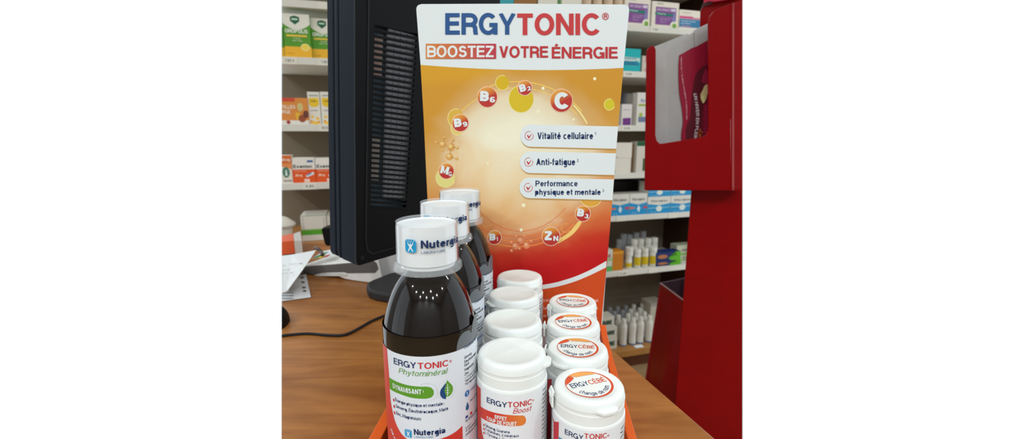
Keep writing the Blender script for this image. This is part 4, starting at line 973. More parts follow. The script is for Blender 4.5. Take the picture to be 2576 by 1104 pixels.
# paper stack
st = sheet('punched_sheet', [(700, 759), (782, 748), (770, 690), (700, 702)], [.001]*4, pm((206, 204, 204), .5), 'grey punched plastic pocket with printed sheet lying on the counter', 'sheet', .001)
for i, (x, y) in enumerate([(760, 698), (762, 709.5), (764.5, 723), (766, 731.5)]):
    printed('punch_hole', rrect2(x - 4.5, y - 2, x + 4.5, y + 2, 1.8), lambda a, b_: atZ(a, b_, .0024), pm((90, 66, 46), .7), st)
for i in range(3): printed('printed_line', rect2(700, 735 + 7*i, 738, 737.5 + 7*i), lambda a, b_: atZ(a, b_, .0024), M_GREY, st, clip='L')
sk = sheet('paper_stack', [(700, 740), (728, 735), (752, 700), (772, 668), (700, 676)], [.0025]*5, pm((206, 196, 186), .6), 'short stack of papers under the handwritten sheet', 'papers', .0085)
big = [(700, 645), (735, 641), (795, 630), (783, 648), (764, 676), (742, 706), (722, 733), (700, 741)]
hs = sheet('handwritten_sheet', big, [.040, .041, .046, .043, .036, .026, .0125, .0125], PAP, 'white handwritten sheet with a raised corner, on the papers at left', 'sheet', .0008)
def hw(px, py):
    t = (py - 635)/100; return atZ(px, py, .0455 - .030*t + .002)
for (x, y, l) in [(712, 668, 6), (727, 665, 20), (752, 663, 8), (712, 680, 18), (709, 688, 14), (730, 686, 6)]:
    pts = [hw(x + l*i/8, y - l*.12*i/8 + (1.6 if i % 2 else -1.2)) for i in range(9)]
    mesh('handwriting', *tube(pts, .0003, 5), M_GREY, hs)
ol_ = sheet('orange_carton', [(700, 627), (740, 617), (742, 637), (700, 642)], [.004]*4, pm((222, 96, 54), .5), 'flat orange red carton behind the handwritten sheet', 'box', .03)
gl_ = sheet('grey_carton', [(741, 618), (758, 611), (762, 637), (743, 638)], [.004]*4, pm((196, 190, 182), .55), 'flat pale grey carton between the orange one and the printer', 'box', .03)
# mouse and cable
mc = atZ(684, 822, 0)
v, f = lathe([(0, .0005)] + [(.032*math.cos(R(t)), .0005 + .030*math.sin(R(t))) for t in range(0, 86, 9)] + [(0, .0305)], 28)
v = [Vector((mc.x + p.x*.62, mc.y + p.y*1.15, p.z)) for p in v]
mo = mesh('computer_mouse', v, f, M_BLACK, smooth=True, clip='L'); tag(mo, 'rounded black mouse at the left edge of the counter', 'mouse')
cb = [(700, 846), (730, 842), (775, 839), (825, 843), (865, 842.5), (895, 830), (930, 810), (962, 796), (1010, 780)]
v, f = tube(smoothpath([atZ(x, y, .0021) for x, y in cb], 8), .0019, 10); o = mesh('cable', v, f, M_BLACK2, smooth=True, clip='L'); tag(o, 'thin black cable curving across the wooden counter', 'cable')

# ================================================================== RED FLOOR DISPLAY STAND
STD = thing('floor_display_stand', (.42, 1.0, FLOORZ), 'glossy red cardboard floor stand with a cut-out window and leaflet pocket', 'display')
def panel(name, pts, Y, th, mat, par=STD, clip='R', bevel=.0008, seg=2):
    v, f = prism([atY(x, y, Y) for x, y in pts], (0, th, 0)); return mesh(name, v, f, mat, par, clip=clip, bevel=bevel, seg=seg)
front = [(1627, 128), (1631, 120), (1640, 114.5), (1647, 117), (1650, 126), (1649, 340), (1652, 354), (1660, 361.5), (1668, 361), (1762, 346), (1773, 342), (1780, 333), (1782, 318), (1782, 56), (1785, 42), (1795, 29), (1815, 19), (1838, 9), (1838.5, 479), (1622, 478)]
panel('front_panel', front, .90, .004, M_STAND)
# folded right flank, turning away with a rounded fold
fold = []
for t in range(0, 8): fold.append((1838 + 10*math.sin(R(t*9)), .8995 + .0085*(1 - math.cos(R(t*9)))))
cols = [(x, Y) for x, Y in fold] + [(fold[-1][0] + .6, fold[-1][1] + .0002), (1885, .915)]
v = []; 
for x, Y in cols:
    for y in (9 - (x - 1838)*.3, 479.3): v.append(atY(x, y, Y))
for x, Y in cols:
    for y in (9 - (x - 1838)*.3, 479.3): v.append(atY(x, y, Y + .004))
m_ = len(cols); f = []
for i in range(m_ - 1):
    f += [(2*i, 2*i+1, 2*i+3, 2*i+2), (2*m_+2*i, 2*m_+2*i+1, 2*m_+2*i+3, 2*m_+2*i+2), (2*i, 2*i+2, 2*m_+2*i+2, 2*m_+2*i), (2*i+1, 2*i+3, 2*m_+2*i+3, 2*m_+2*i+1)]
f += [(0, 1, 2*m_+1, 2*m_), (2*m_-2, 2*m_-1, 4*m_-1, 4*m_-2)]
mesh('flank_panel', v, f, M_STAND, STD, smooth=True, clip='R')
panel('fold_line', [(1843.6, 30), (1844.4, 30), (1843.8, 470), (1842.8, 470)], .8994, .0004, pm((206, 110, 104), .5), bevel=0)  # thin paler line drawn along the fold
# left side wall running back along the pocket, and pocket's grey inside
a0, a1 = atY(1627, 128, .902), atY(1622.5, 478, .902); b0, b1 = atY(1629, 124, 1.0), atY(1626, 470, 1.0)
v, f = prism([a0, a1, b1, b0], (.004, 0, 0)); mesh('side_panel', v, f, M_STAND, STD)
grey = [(1634, 122), (1722, 87), (1731, 84), (1733, 88), (1745, 80), (1747, 75), (1800, 50), (1800, 380), (1634, 380)]
panel('inner_panel', grey, .955, .004, M_STANDIN)
panel('inner_seam', [(1745.3, 82), (1746.6, 81), (1746.6, 119), (1745.3, 120)], .9545, .0004, pm((150, 148, 146), .8), bevel=0)
v, f = prism([atY(x, y, .904) for x, y in [(1625, 476), (1868, 477), (1868, 479.5), (1625, 479)]], (.034, .09, 0)); mesh('bottom_panel', v, f, M_STAND, STD, clip='R')
# rear red panel above
panel('rear_panel', [(1762, 74), (1763, 26), (1769, 14), (1790, 8), (1868, -40), (1885, -40), (1885, 300), (1762, 300)], .985, .004, M_STAND)
panel('rear_panel_edge', [(1764, 22), (1768, 10), (1776, 6), (1792, 4), (1790, 10), (1772, 15)], .9835, .001, pm((96, 84, 88), .7), bevel=0)
pc = panel('header_card', [(1771, 8), (1775, -30), (1885, -60), (1885, -10), (1800, 4), (1782, 3)], .970, .003, pm((176, 24, 52), .4), bevel=0)
# leaflet in the pocket
LY = .952
lfl = tag(mesh('leaflet', *prism([atY(x, y, LY) for x, y in curve2([(1716, 372), (1714, 340), (1718, 305), (1715, 270), (1709, 232), (1707, 180), (1709, 139)], 5) + [(1722, 132), (1740, 121), (1752, 117), (1790, 96), (1792, 372)]], (0, .0015, 0)), pm((150, 22, 50), .4), clip='R'), 'wine red leaflet with dried flowers and ginger, in the pocket of the red stand', 'leaflet')
def lp(lay): return lambda x, y: atY(x, y, LY - .0002*lay)
printed('dark_field', poly2(curve2([(1728, 366), (1725, 326), (1736, 292), (1741, 235), (1748, 195), (1762, 172), (1792, 157)], 5) + [(1792, 366)]), lp(1), pm((92, 22, 36), .45), lfl)
v_, f_ = text2('UN HIVER EN PLEIN', 0, 116, 0, 8, .018)
printed('lettering', ([(1747 + y - .0009*(x - 55)**2 + 4*math.sin(x/116*3), 235 + x) for x, y in v_], f_), lp(2), pm((222, 208, 210), .5), lfl)
v_, f_ = text2('yogitea.com  f  facebook.com/yogitea  @ yogiteaeurope', 0, 158, 0, 3.0, .004)
printed('lettering', ([(1713 + y + x*.085 - 2.5*math.sin(x/158*6.28), 143 + x) for x, y in v_], f_), lp(2), pm((214, 170, 180), .5), lfl)
printed('hibiscus', poly2([(1764, 205), (1768, 190), (1776, 168), (1780, 180), (1784, 172), (1790, 190), (1790, 215), (1776, 212)]), lp(2), pm((152, 26, 62), .5), lfl)
printed('hibiscus', poly2(curve2([(1766, 345), (1764, 310), (1770, 270), (1780, 250), (1790, 260), (1790, 350)])), lp(2), pm((122, 18, 44), .5), lfl)
for i in range(9): printed('hibiscus', poly2([(1768 + 2*(i % 2), 268 + 8*i), (1776, 262 + 8*i), (1784, 268 + 8*i), (1776, 271 + 8*i)]), lp(3), pm((164, 30, 66), .5), lfl)
printed('ginger', poly2(curve2([(1763, 250), (1762, 238), (1768, 226), (1772, 216), (1780, 212), (1790, 214), (1790, 228), (1780, 236), (1777, 248), (1770, 260)], 4)), lp(4), pm((212, 196, 140), .5), lfl)
printed('ginger', poly2(curve2([(1764, 250), (1764, 242), (1770, 240), (1774, 246), (1772, 258), (1767, 259)], 4)), lp(5), pm((226, 218, 150), .5), lfl)
printed('cinnamon', join2(poly2([(1757, 345), (1759, 325), (1763, 322), (1764, 344)]), poly2([(1753, 338), (1755, 334), (1768, 330), (1768, 334)])), lp(4), pm((176, 92, 40), .5), lfl)
# column and lower pocket
cl, cr = atY(1739, 480, .95).x, .62
v, f = prism([Vector((cl, .95, FLOORZ)), Vector((cr, .95, FLOORZ)), Vector((cr*1.2, .95*1.2, FLOORZ)), Vector((cl*1.2, .95*1.2, FLOORZ))], (0, 0, .161 - FLOORZ))
mesh('column', v, f, M_STAND, STD, clip='R', bevel=.002)
A_, B_ = atY(1661, 712, 1.14), atY(1722, 757, .965)
C_, D_ = Vector((B_.x + .012, B_.y - .012, FLOORZ)), Vector((A_.x - .055, A_.y, FLOORZ))
v, f = prism([A_, B_, C_, D_], (.004, .002, 0)); mesh('lower_pocket_side', v, f, M_STAND, STD)
E_ = atY(1760, 693, 1.14)
v, f = prism([A_, E_, Vector((E_.x, 1.14, FLOORZ)), Vector((A_.x, 1.14, FLOORZ))], (0, .004, 0)); mesh('lower_pocket_back', v, f, pm((96, 78, 88), .6), STD, clip='R')
v, f = tube([A_, B_], .0012, 6); mesh('cut_edge', v, f, pm((170, 150, 146), .8), STD)

# ================================================================== PRODUCTS ON THE SHELVES
def prod(name, label, cat, x0, x1, yt, shelf_z, k=.012, depth=.05, col=(224, 218, 204), decs=(), group=None, zb=None, yb=None, clip='', rough=.45):
    """carton standing on a shelf; x0, x1 its sides and yt its top edge as seen in the photo"""
    zb = shelf_z if zb is None else zb
    ym = yt + 25
    a0, a1 = wpix(x0, ym, k)[0], wpix(x1, ym, k)[0]; z1 = wpix((x0 + x1)/2, yt, k)[1]
    o = wbox(name, a0, a1 - .0006, k, k + depth, zb + .0004, z1, pm(col, rough), clip=clip, bevel=.0008)
    tag(o, label, cat, group)
    for i, d in enumerate(decs):
        kind, c, sh = d[0], d[1], d[2]
        lay = d[3] if len(d) > 3 else 1
        printed(kind, sh, lambda u, v: W(a0 + (a1 - a0)*u, k - .0004*lay, zb + (z1 - zb)*v), pm(c, .45), o, clip=clip)
    o['z_top'] = z1
    return o
def P_(pts): return poly2(pts)
G_B = 'medicine cartons on the wall shelves'
# ---- left, upper shelf: green lozenge boxes
def lozenge(label, x0, x1, yt, k, full=True, clip=''):
    curve = [(1 - t, .78 - .13*(1 - (2*t - 1)**2)) for t in [i/12 for i in range(13)]]
    d = [('white_field', (226, 222, 206), P_([(0, 1), (0, .78)] + curve[::-1][1:] + [(1, 1)]), 1), ('yellow_field', (236, 176, 42), rect2(0, 0, 1, .27), 1)]
    if full:
        d += [('emblem', (28, 92, 62), P_([(.28, .93), (.45, .96), (.62, .93), (.62, .84), (.45, .76), (.28, .84)]), 2), ('emblem', (190, 214, 190), rect2(.34, .86, .56, .90), 3),
              ('lettering', (236, 236, 220), text2('OROPOLIS', .06, .90, .575, .085, .025), 2), ('yellow_band', (226, 190, 70), rect2(.10, .49, .86, .535), 2),
              ('lettering', (216, 226, 180), text2('Propolis', .36, .62, .44, .03, .0), 2), ('lettering', (216, 226, 180), text2('Goût citron', .30, .68, .39, .03, .0), 2),
              ('lemon', (240, 224, 150), disc2(.77, .26, .17, .085), 2), ('lemon', (240, 208, 70), disc2(.77, .26, .13, .065), 3), ('lettering', (190, 130, 30), text2('20 pastilles', .08, .34, .10, .03, .0), 2)]
    return prod('lozenge_box', label, 'box', x0, x1, yt, Z['B'], k, .04, (84, 148, 38), d, G_B, clip=clip)
lozenge('narrow visible strip of a green and yellow lozenge box at the left picture edge', 690, 711, 40, .03, False, 'L')
lozenge('green and yellow lozenge box with shield and lemon, nearer the left edge', 711, 779, 35, .012)
lozenge('green and yellow lozenge box with shield, half hidden by the monitor', 781, 845, 47, .03)
# ---- left, second shelf
prod('pastille_box', 'orange pastille box with brown lozenges printed on it, left of the yellow topped cartons', 'box', 690, 775, 246, Z['C'], .012, .05, (218, 138, 62),
     [('white_field', (226, 218, 206), rect2(0, 0, 1, .17), 1), ('red_corner', (206, 76, 52), rect2(.2, .86, .62, 1), 1), ('lettering', (240, 226, 206), text2('PASTILLES', -.05, .62, .60, .13, .02), 2), ('lettering', (240, 226, 206), text2('GORGE', .06, .46, .42, .13, .02), 2),
      ('honey', (228, 176, 52), P_([(.62, .2), (.60, .42), (.66, .48), (.74, .44), (.76, .18)]), 2), ('lozenge_print', (150, 78, 50), disc2(.80, .24, .11, .14), 3), ('lozenge_print', (112, 60, 52), disc2(.92, .40, .08, .14), 3), ('bottle_print', (206, 186, 120), disc2(.76, .66, .09, .16), 2), ('seal', (160, 60, 60), disc2(.38, .1, .06, .07), 2)], G_B, clip='L')
for i, (x0, x1, lb_) in enumerate([(774, 805, 'white carton with yellow top panel, beside the orange pastille box'), (806, 842, 'white carton with yellow top panel, cut off by the monitor')]):
    prod('syrup_carton', lb_, 'box', x0, x1, 231, Z['C'], .018, .04, (224, 218, 204),
         [('yellow_field', (232, 192, 48), P_([(.1, .82), (.9, .82), (.9, .62), (.7, .55), (.3, .55), (.1, .62)]), 1), ('lettering', (110, 120, 120), text2('naturel', .15, .85, .87, .05, .02), 1), ('lettering', (150, 110, 30), text2('MIEL', .25, .75, .70, .05, .02), 2), ('lettering', (120, 120, 120), text2('enfant', .2, .8, .42, .05, .0), 1),
          ('yellow_dots', (240, 190, 70), join2(disc2(.3, .25, .12, .04), disc2(.7, .2, .14, .05), disc2(.5, .07, .4, .05)), 1), ('orange_dots', (226, 140, 50), join2(disc2(.2, .12, .08, .03), disc2(.8, .1, .08, .03)), 2)], G_B)
# ---- left, third shelf
prod('sachet_box', 'orange topped white carton with a teal disc, at the left picture edge', 'box', 690, 734, 391, Z['D'], .012, .05, (226, 214, 198),
     [('orange_field', (212, 104, 44), rect2(0, .72, 1, 1), 1), ('orange_field', (226, 140, 80), P_([(0, .72), (1, .72), (1, .5), (.4, .62), (0, .5)]), 1), ('lettering', (244, 226, 206), text2('500 mg', .4, .92, .80, .1, .02), 2), ('teal_disc', (70, 120, 104), disc2(.64, .4, .2, .19), 2), ('figure', (214, 224, 210), P_([(.58, .28), (.60, .48), (.68, .5), (.72, .28)]), 3), ('lettering', (110, 100, 96), text2('Sachet', .45, .95, .06, .08, .01), 2)], G_B, clip='L')
for x0, x1, lb_ in [(735, 793, 'white and orange sachet carton with grey lettering, fully visible beside the teal disc carton'), (794, 848, 'white and orange sachet carton cut off by the monitor edge')]:
    prod('sachet_box', lb_, 'box', x0, x1, 397, Z['D'], .014, .05, (228, 220, 208),
         [('orange_field', (222, 86, 34), rect2(0, 0, 1, .54), 1), ('lettering', (84, 82, 84), text2('Exomuc', .05, .88, .60, .13, .03), 1), ('blue_panel', (60, 96, 150), rect2(.66, .82, .92, .90), 1), ('lettering', (240, 190, 160), text2('Acétylcystéine', .08, .6, .45, .05, .0), 2), ('lettering', (240, 206, 180), text2('200 mg', .1, .4, .26, .1, .02), 2), ('sachet_print', (222, 224, 228), P_([(.56, .30), (.90, .44), (.94, .34), (.60, .22)]), 2), ('sachet_print', (110, 140, 190), P_([(.60, .33), (.80, .41), (.82, .36), (.62, .28)]), 3), ('sachet_print', (236, 200, 180), rect2(.48, .02, .72, .16), 2)], G_B)
# ---- left, wooden ledge
a, z1 = wpix(712, 606, -.05)
pc_ = W(a, -.05, -.085)
prf = [(0, .0005), (.026, .0005), (.028, .004), (.031, .062), (.031, .064), (.040, .066), (.042, .071), (.040, .076), (.020, .092), (.012, .096), (0, .097)]
o = lathe_obj('white_pot', prf, pm((208, 200, 186), .4), None, 40, c=tuple(pc_), local=False, clip='L'); tag(o, 'white pot with a flared lid at the left picture edge', 'pot')
for x0, x1, lb_ in [(757, 822, 'white carton with a green band, on the wooden ledge'), (823, 860, 'white carton with a green band, behind the monitor edge')]:
    prod('banded_carton', lb_, 'box', x0, x1, 541, -.085, .0, .10, (214, 206, 194), [('green_band', (84, 160, 44), rect2(0, .24, 1, .44), 1), ('green_band', (120, 170, 80), rect2(0, .40, .82, .46), 2), ('fine_print', (170, 166, 160), join2(*[rect2(.06, .52 + .07*i, .12, .55 + .07*i) for i in range(6)] + [rect2(.88, .52 + .07*i, .94, .55 + .07*i) for i in range(6)]), 1), ('green_edge', (150, 176, 140), rect2(0, .97, 1, 1), 1)], G_B)
# ---- right, top shelf
GA = 'purple digestion cartons'
for x0, x1, yt, k, lb_ in [(1572, 1637, -6, .012, 'white and purple carton beside the printed card, its left part hidden'), (1640, 1708, 5, .008, 'white and purple carton with teal stripe and leaf, left of the pink and blue one')]:
    prod('digestion_box', lb_, 'box', x0, x1, yt, Z['A'], k, .06, (226, 216, 200),
         [('purple_field', (128, 78, 138), rect2(.14, .14, .90, .80), 1), ('lettering', (216, 190, 216), text2('ARCODIGEST', .18, .68, .66, .085, .02), 2), ('lettering', (232, 222, 232), text2('NR', .70, .88, .66, .1, .04), 2), ('teal_stripe', (24, 120, 100), P_([(.12, .50), (.12, .60), (.80, .56), (.80, .47)]), 2), ('lettering', (200, 226, 210), text2('Flore', .2, .5, .525, .05, .02), 3), ('lettering', (186, 150, 196), text2('confort digestif', .3, .78, .38, .05, .0), 2), ('lettering', (186, 150, 196), text2('équilibre', .3, .66, .31, .05, .0), 2), ('lettering', (186, 150, 196), text2('30 gélules', .3, .56, .22, .05, .0), 2), ('lettering', (90, 90, 90), text2('naturel', .18, .40, .90, .05, .01), 1), ('leaf_print', (226, 226, 200), disc2(.84, .14, .15, .15), 3), ('leaf_print', (120, 160, 60), disc2(.85, .12, .08, .1), 4), ('figure', (130, 120, 176), P_([(.74, .3), (.80, .62), (.86, .66), (.88, .3)]), 2)], GA)
prod('capsule_box', 'white carton with pink and blue bands at the end of the purple cartons', 'box', 1708, 1768, 26, Z['A'], .012, .06, (228, 218, 202),
     [('blue_band', (54, 120, 160), rect2(.02, .16, 1, .56), 1), ('pink_band', (206, 84, 130), P_([(.02, .58), (.02, .70), (.55, .70), (.6, .64), (1, .64), (1, .58)]), 1), ('lettering', (190, 216, 226), text2('PROBIOTIQUES', .08, .7, .42, .07, .01), 2), ('lettering', (190, 216, 226), text2('quotidien', .08, .5, .32, .06, .01), 2), ('lettering', (170, 160, 150), text2('natura', .14, .5, .84, .06, .02), 1), ('pink_band', (220, 140, 170), rect2(.1, .2, .5, .23), 2)], G_B)
for x0, x1, c, lb_, d in [(1258, 1292, (206, 204, 60), 'lime yellow and teal carton peeping above the card top', [('teal_band', (60, 160, 170), rect2(0, .0, 1, .78), 1)]), (1293, 1351, (150, 106, 58), 'brown kraft carton peeping above the card top', []), (1354, 1406, (226, 220, 204), 'white carton with green edge above the card top, next to the brown one', [('green_edge', (60, 150, 60), rect2(.93, 0, 1, 1), 1), ('lettering', (140, 140, 130), text2('lot 24', .6, .85, .88, .03), 1)]), (1410, 1464, (226, 220, 204), 'white carton above the card top, next to the beige jars', [('lettering', (120, 140, 120), text2('naturel', .5, .85, .86, .03), 1), ('green_edge', (60, 150, 60), rect2(0, 0, .05, 1), 1)])]:
    prod('supplement_carton', lb_, 'box', x0, x1, -30, Z['A'], .012, .06, c, d, G_B)
for i, x in enumerate((1474, 1501, 1528, 1554)):
    a, _ = wpix(x, 20, .035); p = W(a, .035, Z['A'])
    o = lathe_obj('beige_jar', [(0, .0005), (.018, .0005), (.0195, .003), (.0195, .096), (.0185, .099), (.0200, .100), (.0200, .118), (.0185, .120), (0, .120)], pm((206, 180, 152), .4), None, 28, c=tuple(p), local=False)
    tag(o, ['leftmost', 'second from left', 'third from left', 'rightmost'][i] + ' of four beige jars peeping above the card top', 'jar', 'beige jars on the top shelf')
    lathe_obj('lid', [(.0202, .101), (.0206, .103), (.0206, .117), (.0190, .1205), (0, .1205)], pm((216, 200, 178), .4), o, 28, c=tuple(p), local=False)
# ---- right, second shelf
prod('teal_box', 'bright teal carton with white centre band beside the printed card', 'box', 1556, 1612, 122, Z['B'], .012, .05, (30, 170, 172),
     [('white_band', (196, 214, 206), P_([(.0, .42), (.0, .66), (.96, .62), (.96, .42), (.85, .50), (.6, .46)]), 1), ('lettering', (90, 130, 140), text2('Respirateur', .22, .82, .56, .07, .02), 2), ('blue_panel', (30, 122, 150), P_([(0, .30), (0, .48), (.78, .47), (.9, .4), (.92, .3)]), 2), ('lettering', (120, 210, 206), text2('spray nasal', .3, .8, .26, .04), 1)], G_B)
prod('pink_carton', 'small pink and green carton beside the teal one', 'box', 1615, 1650, 141, Z['B'], .02, .04, (206, 190, 176), [('pink_band', (206, 140, 146), rect2(.2, .62, 1, 1), 1), ('pink_band', (206, 150, 150), rect2(.2, 0, 1, .28), 1), ('green_band', (150, 170, 130), rect2(.3, .36, 1, .5), 1)], G_B)
# ---- right, third shelf
prod('drops_carton', 'small white carton with purple lower half next to the card', 'box', 1564, 1590, 262, Z['C'], .012, .03, (216, 208, 200), [('purple_field', (110, 52, 124), P_([(.12, .04), (.12, .36), (.9, .38), (.9, .04)]), 1), ('lettering', (150, 146, 150), text2('calme', .15, .8, .72, .06), 1)], G_B)
prod('tall_carton', 'tall white carton with lime stripe, next to the red stand', 'box', 1603, 1650, 233, Z['C'], .012, .04, (216, 210, 200), [('lime_band', (150, 170, 60), rect2(.08, .60, .92, .66), 1), ('lettering', (120, 140, 170), text2('bio', .2, .7, .72, .1, .02), 1), ('leaf_print', (160, 180, 60), disc2(.22, .34, .1, .06), 1), ('blue_panel', (110, 120, 150), rect2(.1, .12, .9, .28), 1)], G_B)
prod('grey_carton', 'grey blue carton standing at the back, between the purple and lime cartons', 'box', 1570, 1592, 234, Z['C'], .13, .05, (120, 120, 128), [('light_strip', (150, 150, 156), rect2(.3, 0, .42, 1), 1)], G_B)
prod('grey_carton', 'narrow grey carton directly left of the lime striped carton', 'box', 1592, 1602, 235, Z['C'], .03, .05, (170, 164, 156), [('light_strip', (190, 186, 178), rect2(.2, 0, .5, 1), 1)], G_B)
# ---- right, fourth shelf
b1 = prod('plain_carton', 'plain white carton, lower one of the stacked pair', 'box', 1540, 1587, 398, Z['D'], .012, .06, (218, 210, 196), [('fine_print', (150, 146, 140), rect2(.14, .10, .2, .16), 1)], G_B)
b2 = prod('plain_carton', 'plain white carton, upper one of the stacked pair', 'box', 1543, 1590, 359, Z['D'], .012, .06, (218, 210, 196), [('fine_print', (150, 146, 140), rect2(.14, .06, .22, .12), 1)], G_B, zb=b1['z_top'])
prod('brown_carton', 'narrow brown and beige carton between the plain and green cartons', 'box', 1589, 1598, 362, Z['D'], .035, .05, (126, 98, 66), [('light_strip', (170, 150, 122), rect2(.55, 0, .8, 1), 1)], G_B)
prod('herbal_carton', 'white carton with dark green top and leaf picture, against the red stand', 'box', 1602, 1650, 356, Z['D'], .015, .05, (206, 198, 186), [('green_band', (34, 84, 52), rect2(0, .86, 1, 1), 1), ('leaf_print', (60, 84, 48), rect2(.34, .06, .9, .46), 1), ('leaf_print', (110, 140, 66), P_([(.5, .1), (.55, .3), (.75, .42), (.8, .2)]), 2)], G_B)
# ---- right, fifth shelf: blue cartons
GB = 'blue and white cartons'
def bluebox(x0, x1, yt, lb_, warm, zb=None, k=.012):
    d = [('blue_field', (34, 140, 190), P_([(0, 0), (1, 0), (1, .58), (.5, .48), (0, .58)]), 1), ('lettering', (120, 118, 114), text2('Mucopax', .14, .86, .68, .13, .02), 1), ('sparkle_print', (206, 222, 228), P_([(.5, .46), (.62, .3), (.54, .1), (.42, .26)]), 2), ('lettering', (150, 200, 220), text2('20 cp', .12, .4, .06, .07), 2)]
    if warm: d += [('warm_streak', (222, 120, 60), P_([(.0, .28), (.0, .38), (.3, .36), (.3, .30)]), 2), ('warm_streak', (200, 60, 80), P_([(.78, .28), (.78, .4), (1, .38), (1, .3)]), 2)]
    else: d += [('light_streak', (140, 190, 210), P_([(.02, .3), (.02, .35), (.98, .37), (.98, .33)]), 2), ('tooth_print', (214, 222, 214), disc2(.5, .28, .13, .17), 3)]
    return prod('blue_carton', lb_, 'box', x0, x1, yt, Z['E'], k, .07, (214, 210, 198), d, GB, zb=zb)
bluebox(1536, 1583, 489, 'blue and white carton with orange streak, next to the card', True); bluebox(1584, 1628, 487, 'blue and white carton with pink streak, second from the card', True)
c1 = bluebox(1629, 1686, 494, 'lower blue and white carton with tooth print, left of the last one', False); c2 = bluebox(1687, 1745, 491, 'lower blue and white carton touching the red column', False)
bluebox(1631, 1687, 458, 'upper blue and white carton, just under the red box, left one', False, c1['z_top']); bluebox(1688, 1745, 455, 'upper blue and white carton, just under the red box, right one', False, c2['z_top'])
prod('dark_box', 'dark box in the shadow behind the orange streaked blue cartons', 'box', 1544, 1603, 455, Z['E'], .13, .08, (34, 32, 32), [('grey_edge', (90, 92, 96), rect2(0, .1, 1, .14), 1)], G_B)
prod('grey_carton', 'pale grey carton behind the blue cartons, beside the dark box', 'box', 1609, 1640, 452, Z['E'], .12, .08, (150, 152, 160), [('light_strip', (168, 170, 176), rect2(.1, 0, .3, 1), 1)], G_B)
# ---- right, sixth shelf
prod('small_carton', 'white and green carton next to the card, left of the orange box', 'box', 1515, 1541, 629, Z['F'], .012, .05, (206, 206, 190), [('green_band', (96, 176, 90), rect2(0, 0, 1, .24), 1), ('green_band', (150, 190, 120), rect2(0, .5, 1, .6), 1), ('red_print', (170, 120, 110), rect2(.5, .64, .8, .8), 1)], G_B)
prod('orange_box', 'plain orange box left of the white bottles', 'box', 1541, 1568, 632, Z['F'], .012, .05, (198, 120, 24), [('light_top', (220, 150, 40), rect2(0, .86, 1, 1), 1)], G_B)
def wlathe(name, x, yb, k, prof, mat, lb_, cat, group, z):
    a, _ = wpix(x, yb, k); p = W(a, k, z)
    o = lathe_obj(name, prof, mat, None, 24, c=tuple(p), local=False); tag(o, lb_, cat, group); return o, p
M_PB = pm((214, 210, 198), .4); M_PB_SHADE = pm((150, 150, 150), .4); M_YEL = pm((206, 176, 30), .45); M_BLUEB = pm((44, 110, 170), .45)  # grey copy of the white bottle plastic, back-row shade put into its colour
def pill(r, h): return [(0, .0005), (r*.95, .0005), (r, .002), (r, h*.70), (r*.86, h*.76), (r*.86, h*.78), (r*.95, h*.79), (r*.95, h*.97), (r*.85, h), (0, h)]
def yel(o, p, r, z0, z1):
    v, f = lathe([(r + .0004, z0), (r + .0004, z1)], 10, tuple(p), R(-70) - WA*0, R(60)); mesh('yellow_label', v, f, M_YEL, o)
r = .0150
o, p = wlathe('pill_jar', 1580, 670, .03, pill(r, .056), M_PB, 'short white jar with yellow label right of the orange box', 'jar', 'white bottles with yellow labels', Z['F']); yel(o, p, r, .008, .026)
o, p = wlathe('pill_jar', 1581, 670, .03, [(0, .0005), (.0165, .0005), (.0165, .034), (.0155, .036), (0, .036)], M_PB, 'plain white jar stacked on the short yellow labelled jar', 'jar', None, Z['F'] + .0562)
lathe_obj('lid', [(.0167, .022), (.0172, .024), (.0172, .035), (.016, .0365), (0, .0365)], M_PB, o, 24, c=tuple(p), local=False)
for x, h, lb_ in [(1602, .080, 'left'), (1620.5, .082, 'middle'), (1641, .084, 'right')]:
    o, p = wlathe('pill_bottle', x, 668, .03, pill(.0152 if h < .084 else .017, h), M_PB, lb_ + ' of the three front white bottles with yellow labels', 'bottle', 'white bottles with yellow labels', Z['F']); yel(o, p, .0152 if h < .084 else .017, .012, .048)
for x, lb_ in [(1594, 'leftmost'), (1610, 'second from left'), (1628, 'third from left'), (1644, 'rightmost')]:
    wlathe('pill_bottle', x, 640, .075, pill(.0155, .114), M_PB, lb_ + ' tall white bottle in the row behind the yellow labels', 'bottle', 'tall white bottles in the second row', Z['F'])
for i, (x, h) in enumerate([(1558, .095), (1567, .12), (1581, .115), (1598, .122), (1615, .126)]):
    wlathe('pill_bottle', x, 625, .16, pill(.016, h), M_PB_SHADE, ['leftmost', 'second', 'third', 'fourth', 'rightmost'][i] + ' grey shaded bottle at the back, counted from the orange box', 'bottle', 'grey bottles at the back', Z['F'])
zb = None
for i, (yt, lb_) in enumerate([(655, 'lower'), (634, 'upper')]):
    o = prod('toothpaste_box', lb_ + ' of two stacked dark blue and green cartons with orange ovals', 'box', 1649, 1711, yt, Z['F'], .012, .05, (30, 44, 96), [('green_field', (92, 170, 36), P_([(.62, 0), (1, 0), (1, 1), (.78, 1), (.86, .6), (.5, .3)]), 1), ('orange_oval', (176, 112, 70), disc2(.27, .5, .2, .24), 2)], None, zb=zb)
    zb = o['z_top']
zb = None
for i, (yt, lb_) in enumerate([(641, 'lower'), (616, 'upper')]):
    o = prod('green_carton', lb_ + ' of two stacked pale green and white cartons touching the red column', 'box', 1702, 1742, yt, Z['F'], .065, .05, (206, 208, 180), [('green_band', (150, 190, 100), rect2(0, .0, 1, .2), 1), ('fine_print', (150, 146, 140), rect2(.3, .4, .7, .6), 1)], None, zb=zb)
    zb = o['z_top']
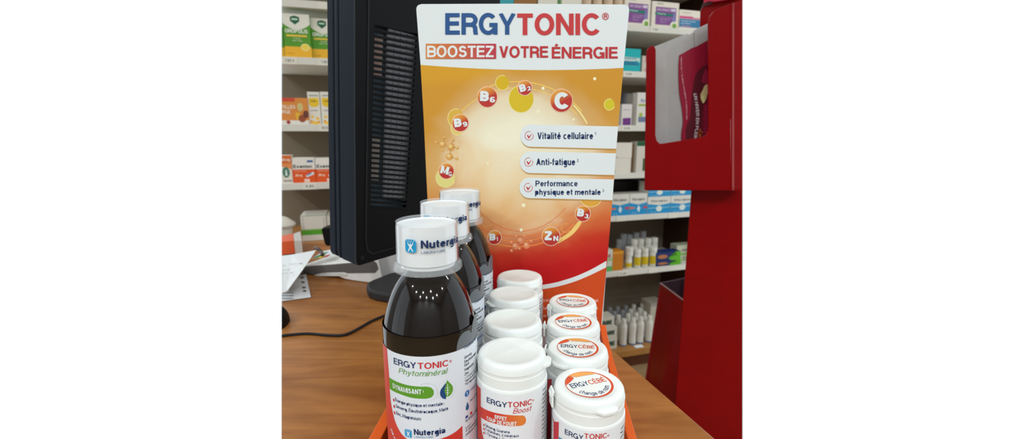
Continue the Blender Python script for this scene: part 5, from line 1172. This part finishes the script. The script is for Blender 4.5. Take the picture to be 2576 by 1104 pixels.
# ---- right, bottom shelf
zb = None
for yt, x0, x1, lb_ in [(850, 1515, 1552, 'lowest'), (824, 1514, 1552, 'middle'), (798, 1508, 1545, 'topmost')]:
    o = prod('stacked_carton', lb_ + ' of three stacked white cartons with dark green lettering', 'box', x0, x1, yt, Z['G'], .012, .06, (206, 200, 184), [('lettering', (40, 72, 54), text2('DERMINE', -.1, .82, .3, .4, .06), 1)], 'stacked white cartons on the bottom shelf', zb=zb)
    zb = o['z_top']
r = .0165
sprof = [(0, .0005), (r, .0005), (r, .006), (r*.96, .030), (r*.92, .05), (r, .068), (r, .086), (r*.95, .094), (r*.62, .104), (r*.60, .118), (r*.5, .123), (0, .124)]
mb = 0
def spray(x, k, mat, lb_, grp):
    o, p = wlathe('spray_bottle', x, 850, k, sprof, mat, lb_, 'bottle', grp, Z['G'])
    lathe_obj('blue_base', [(r + .0003, .0006), (r + .0003, .006)], M_BLUEB, o, 24, c=tuple(p), local=False)
    lathe_obj('cap', [(r*.64, .100), (r*.64, .1185), (r*.53, .1235), (0, .1245)], mat, o, 24, c=tuple(p), local=False)
NM = ['leftmost', 'second', 'third', 'rightmost']
for i, x in enumerate((1567, 1590, 1609, 1631)): spray(x, .035, M_PB, NM[i] + ' front row white bottle with blue base on the bottom shelf', 'white bottles with blue bases')
for i, x in enumerate((1553, 1577, 1597, 1617)): spray(x, .080, M_PB, NM[i] + ' second row white bottle with blue base on the bottom shelf', 'white bottles with blue bases')
for q, (k, xs) in enumerate([(.125, (1521, 1542, 1563, 1583, 1605)), (.17, (1531, 1550, 1570, 1590, 1611))]):
    for i, x in enumerate(xs): spray(x, k, M_PB_SHADE if i < 3 else M_PB, ['leftmost', 'second', 'middle', 'fourth', 'rightmost'][i] + ' bottle of the %s shaded row on the bottom shelf' % ['third', 'rearmost'][q], 'shaded bottles at the back of the bottom shelf')
prod('white_carton', 'pale carton at the right end of the bottom shelf, behind the bottles', 'box', 1636, 1672, 762, Z['G'], .10, .08, (196, 188, 170), [('grey_top', (160, 154, 146), rect2(0, .9, 1, 1), 1)], G_B)
a, _ = wpix(1603, 868, .012); p = W(a, .0, Z['G'])
v, f = box(-.02, .02, -.012, .012, .0005, .0015, lambda x, y, z: p + WD*x + WN*y + UP*z); o = mesh('price_card', v, f, M_WHITE); tag(o, 'small white price card lying in front of the blue based bottles', 'card')
for o in list(bpy.data.objects):
    if 'z_top' in o.keys(): del o['z_top']
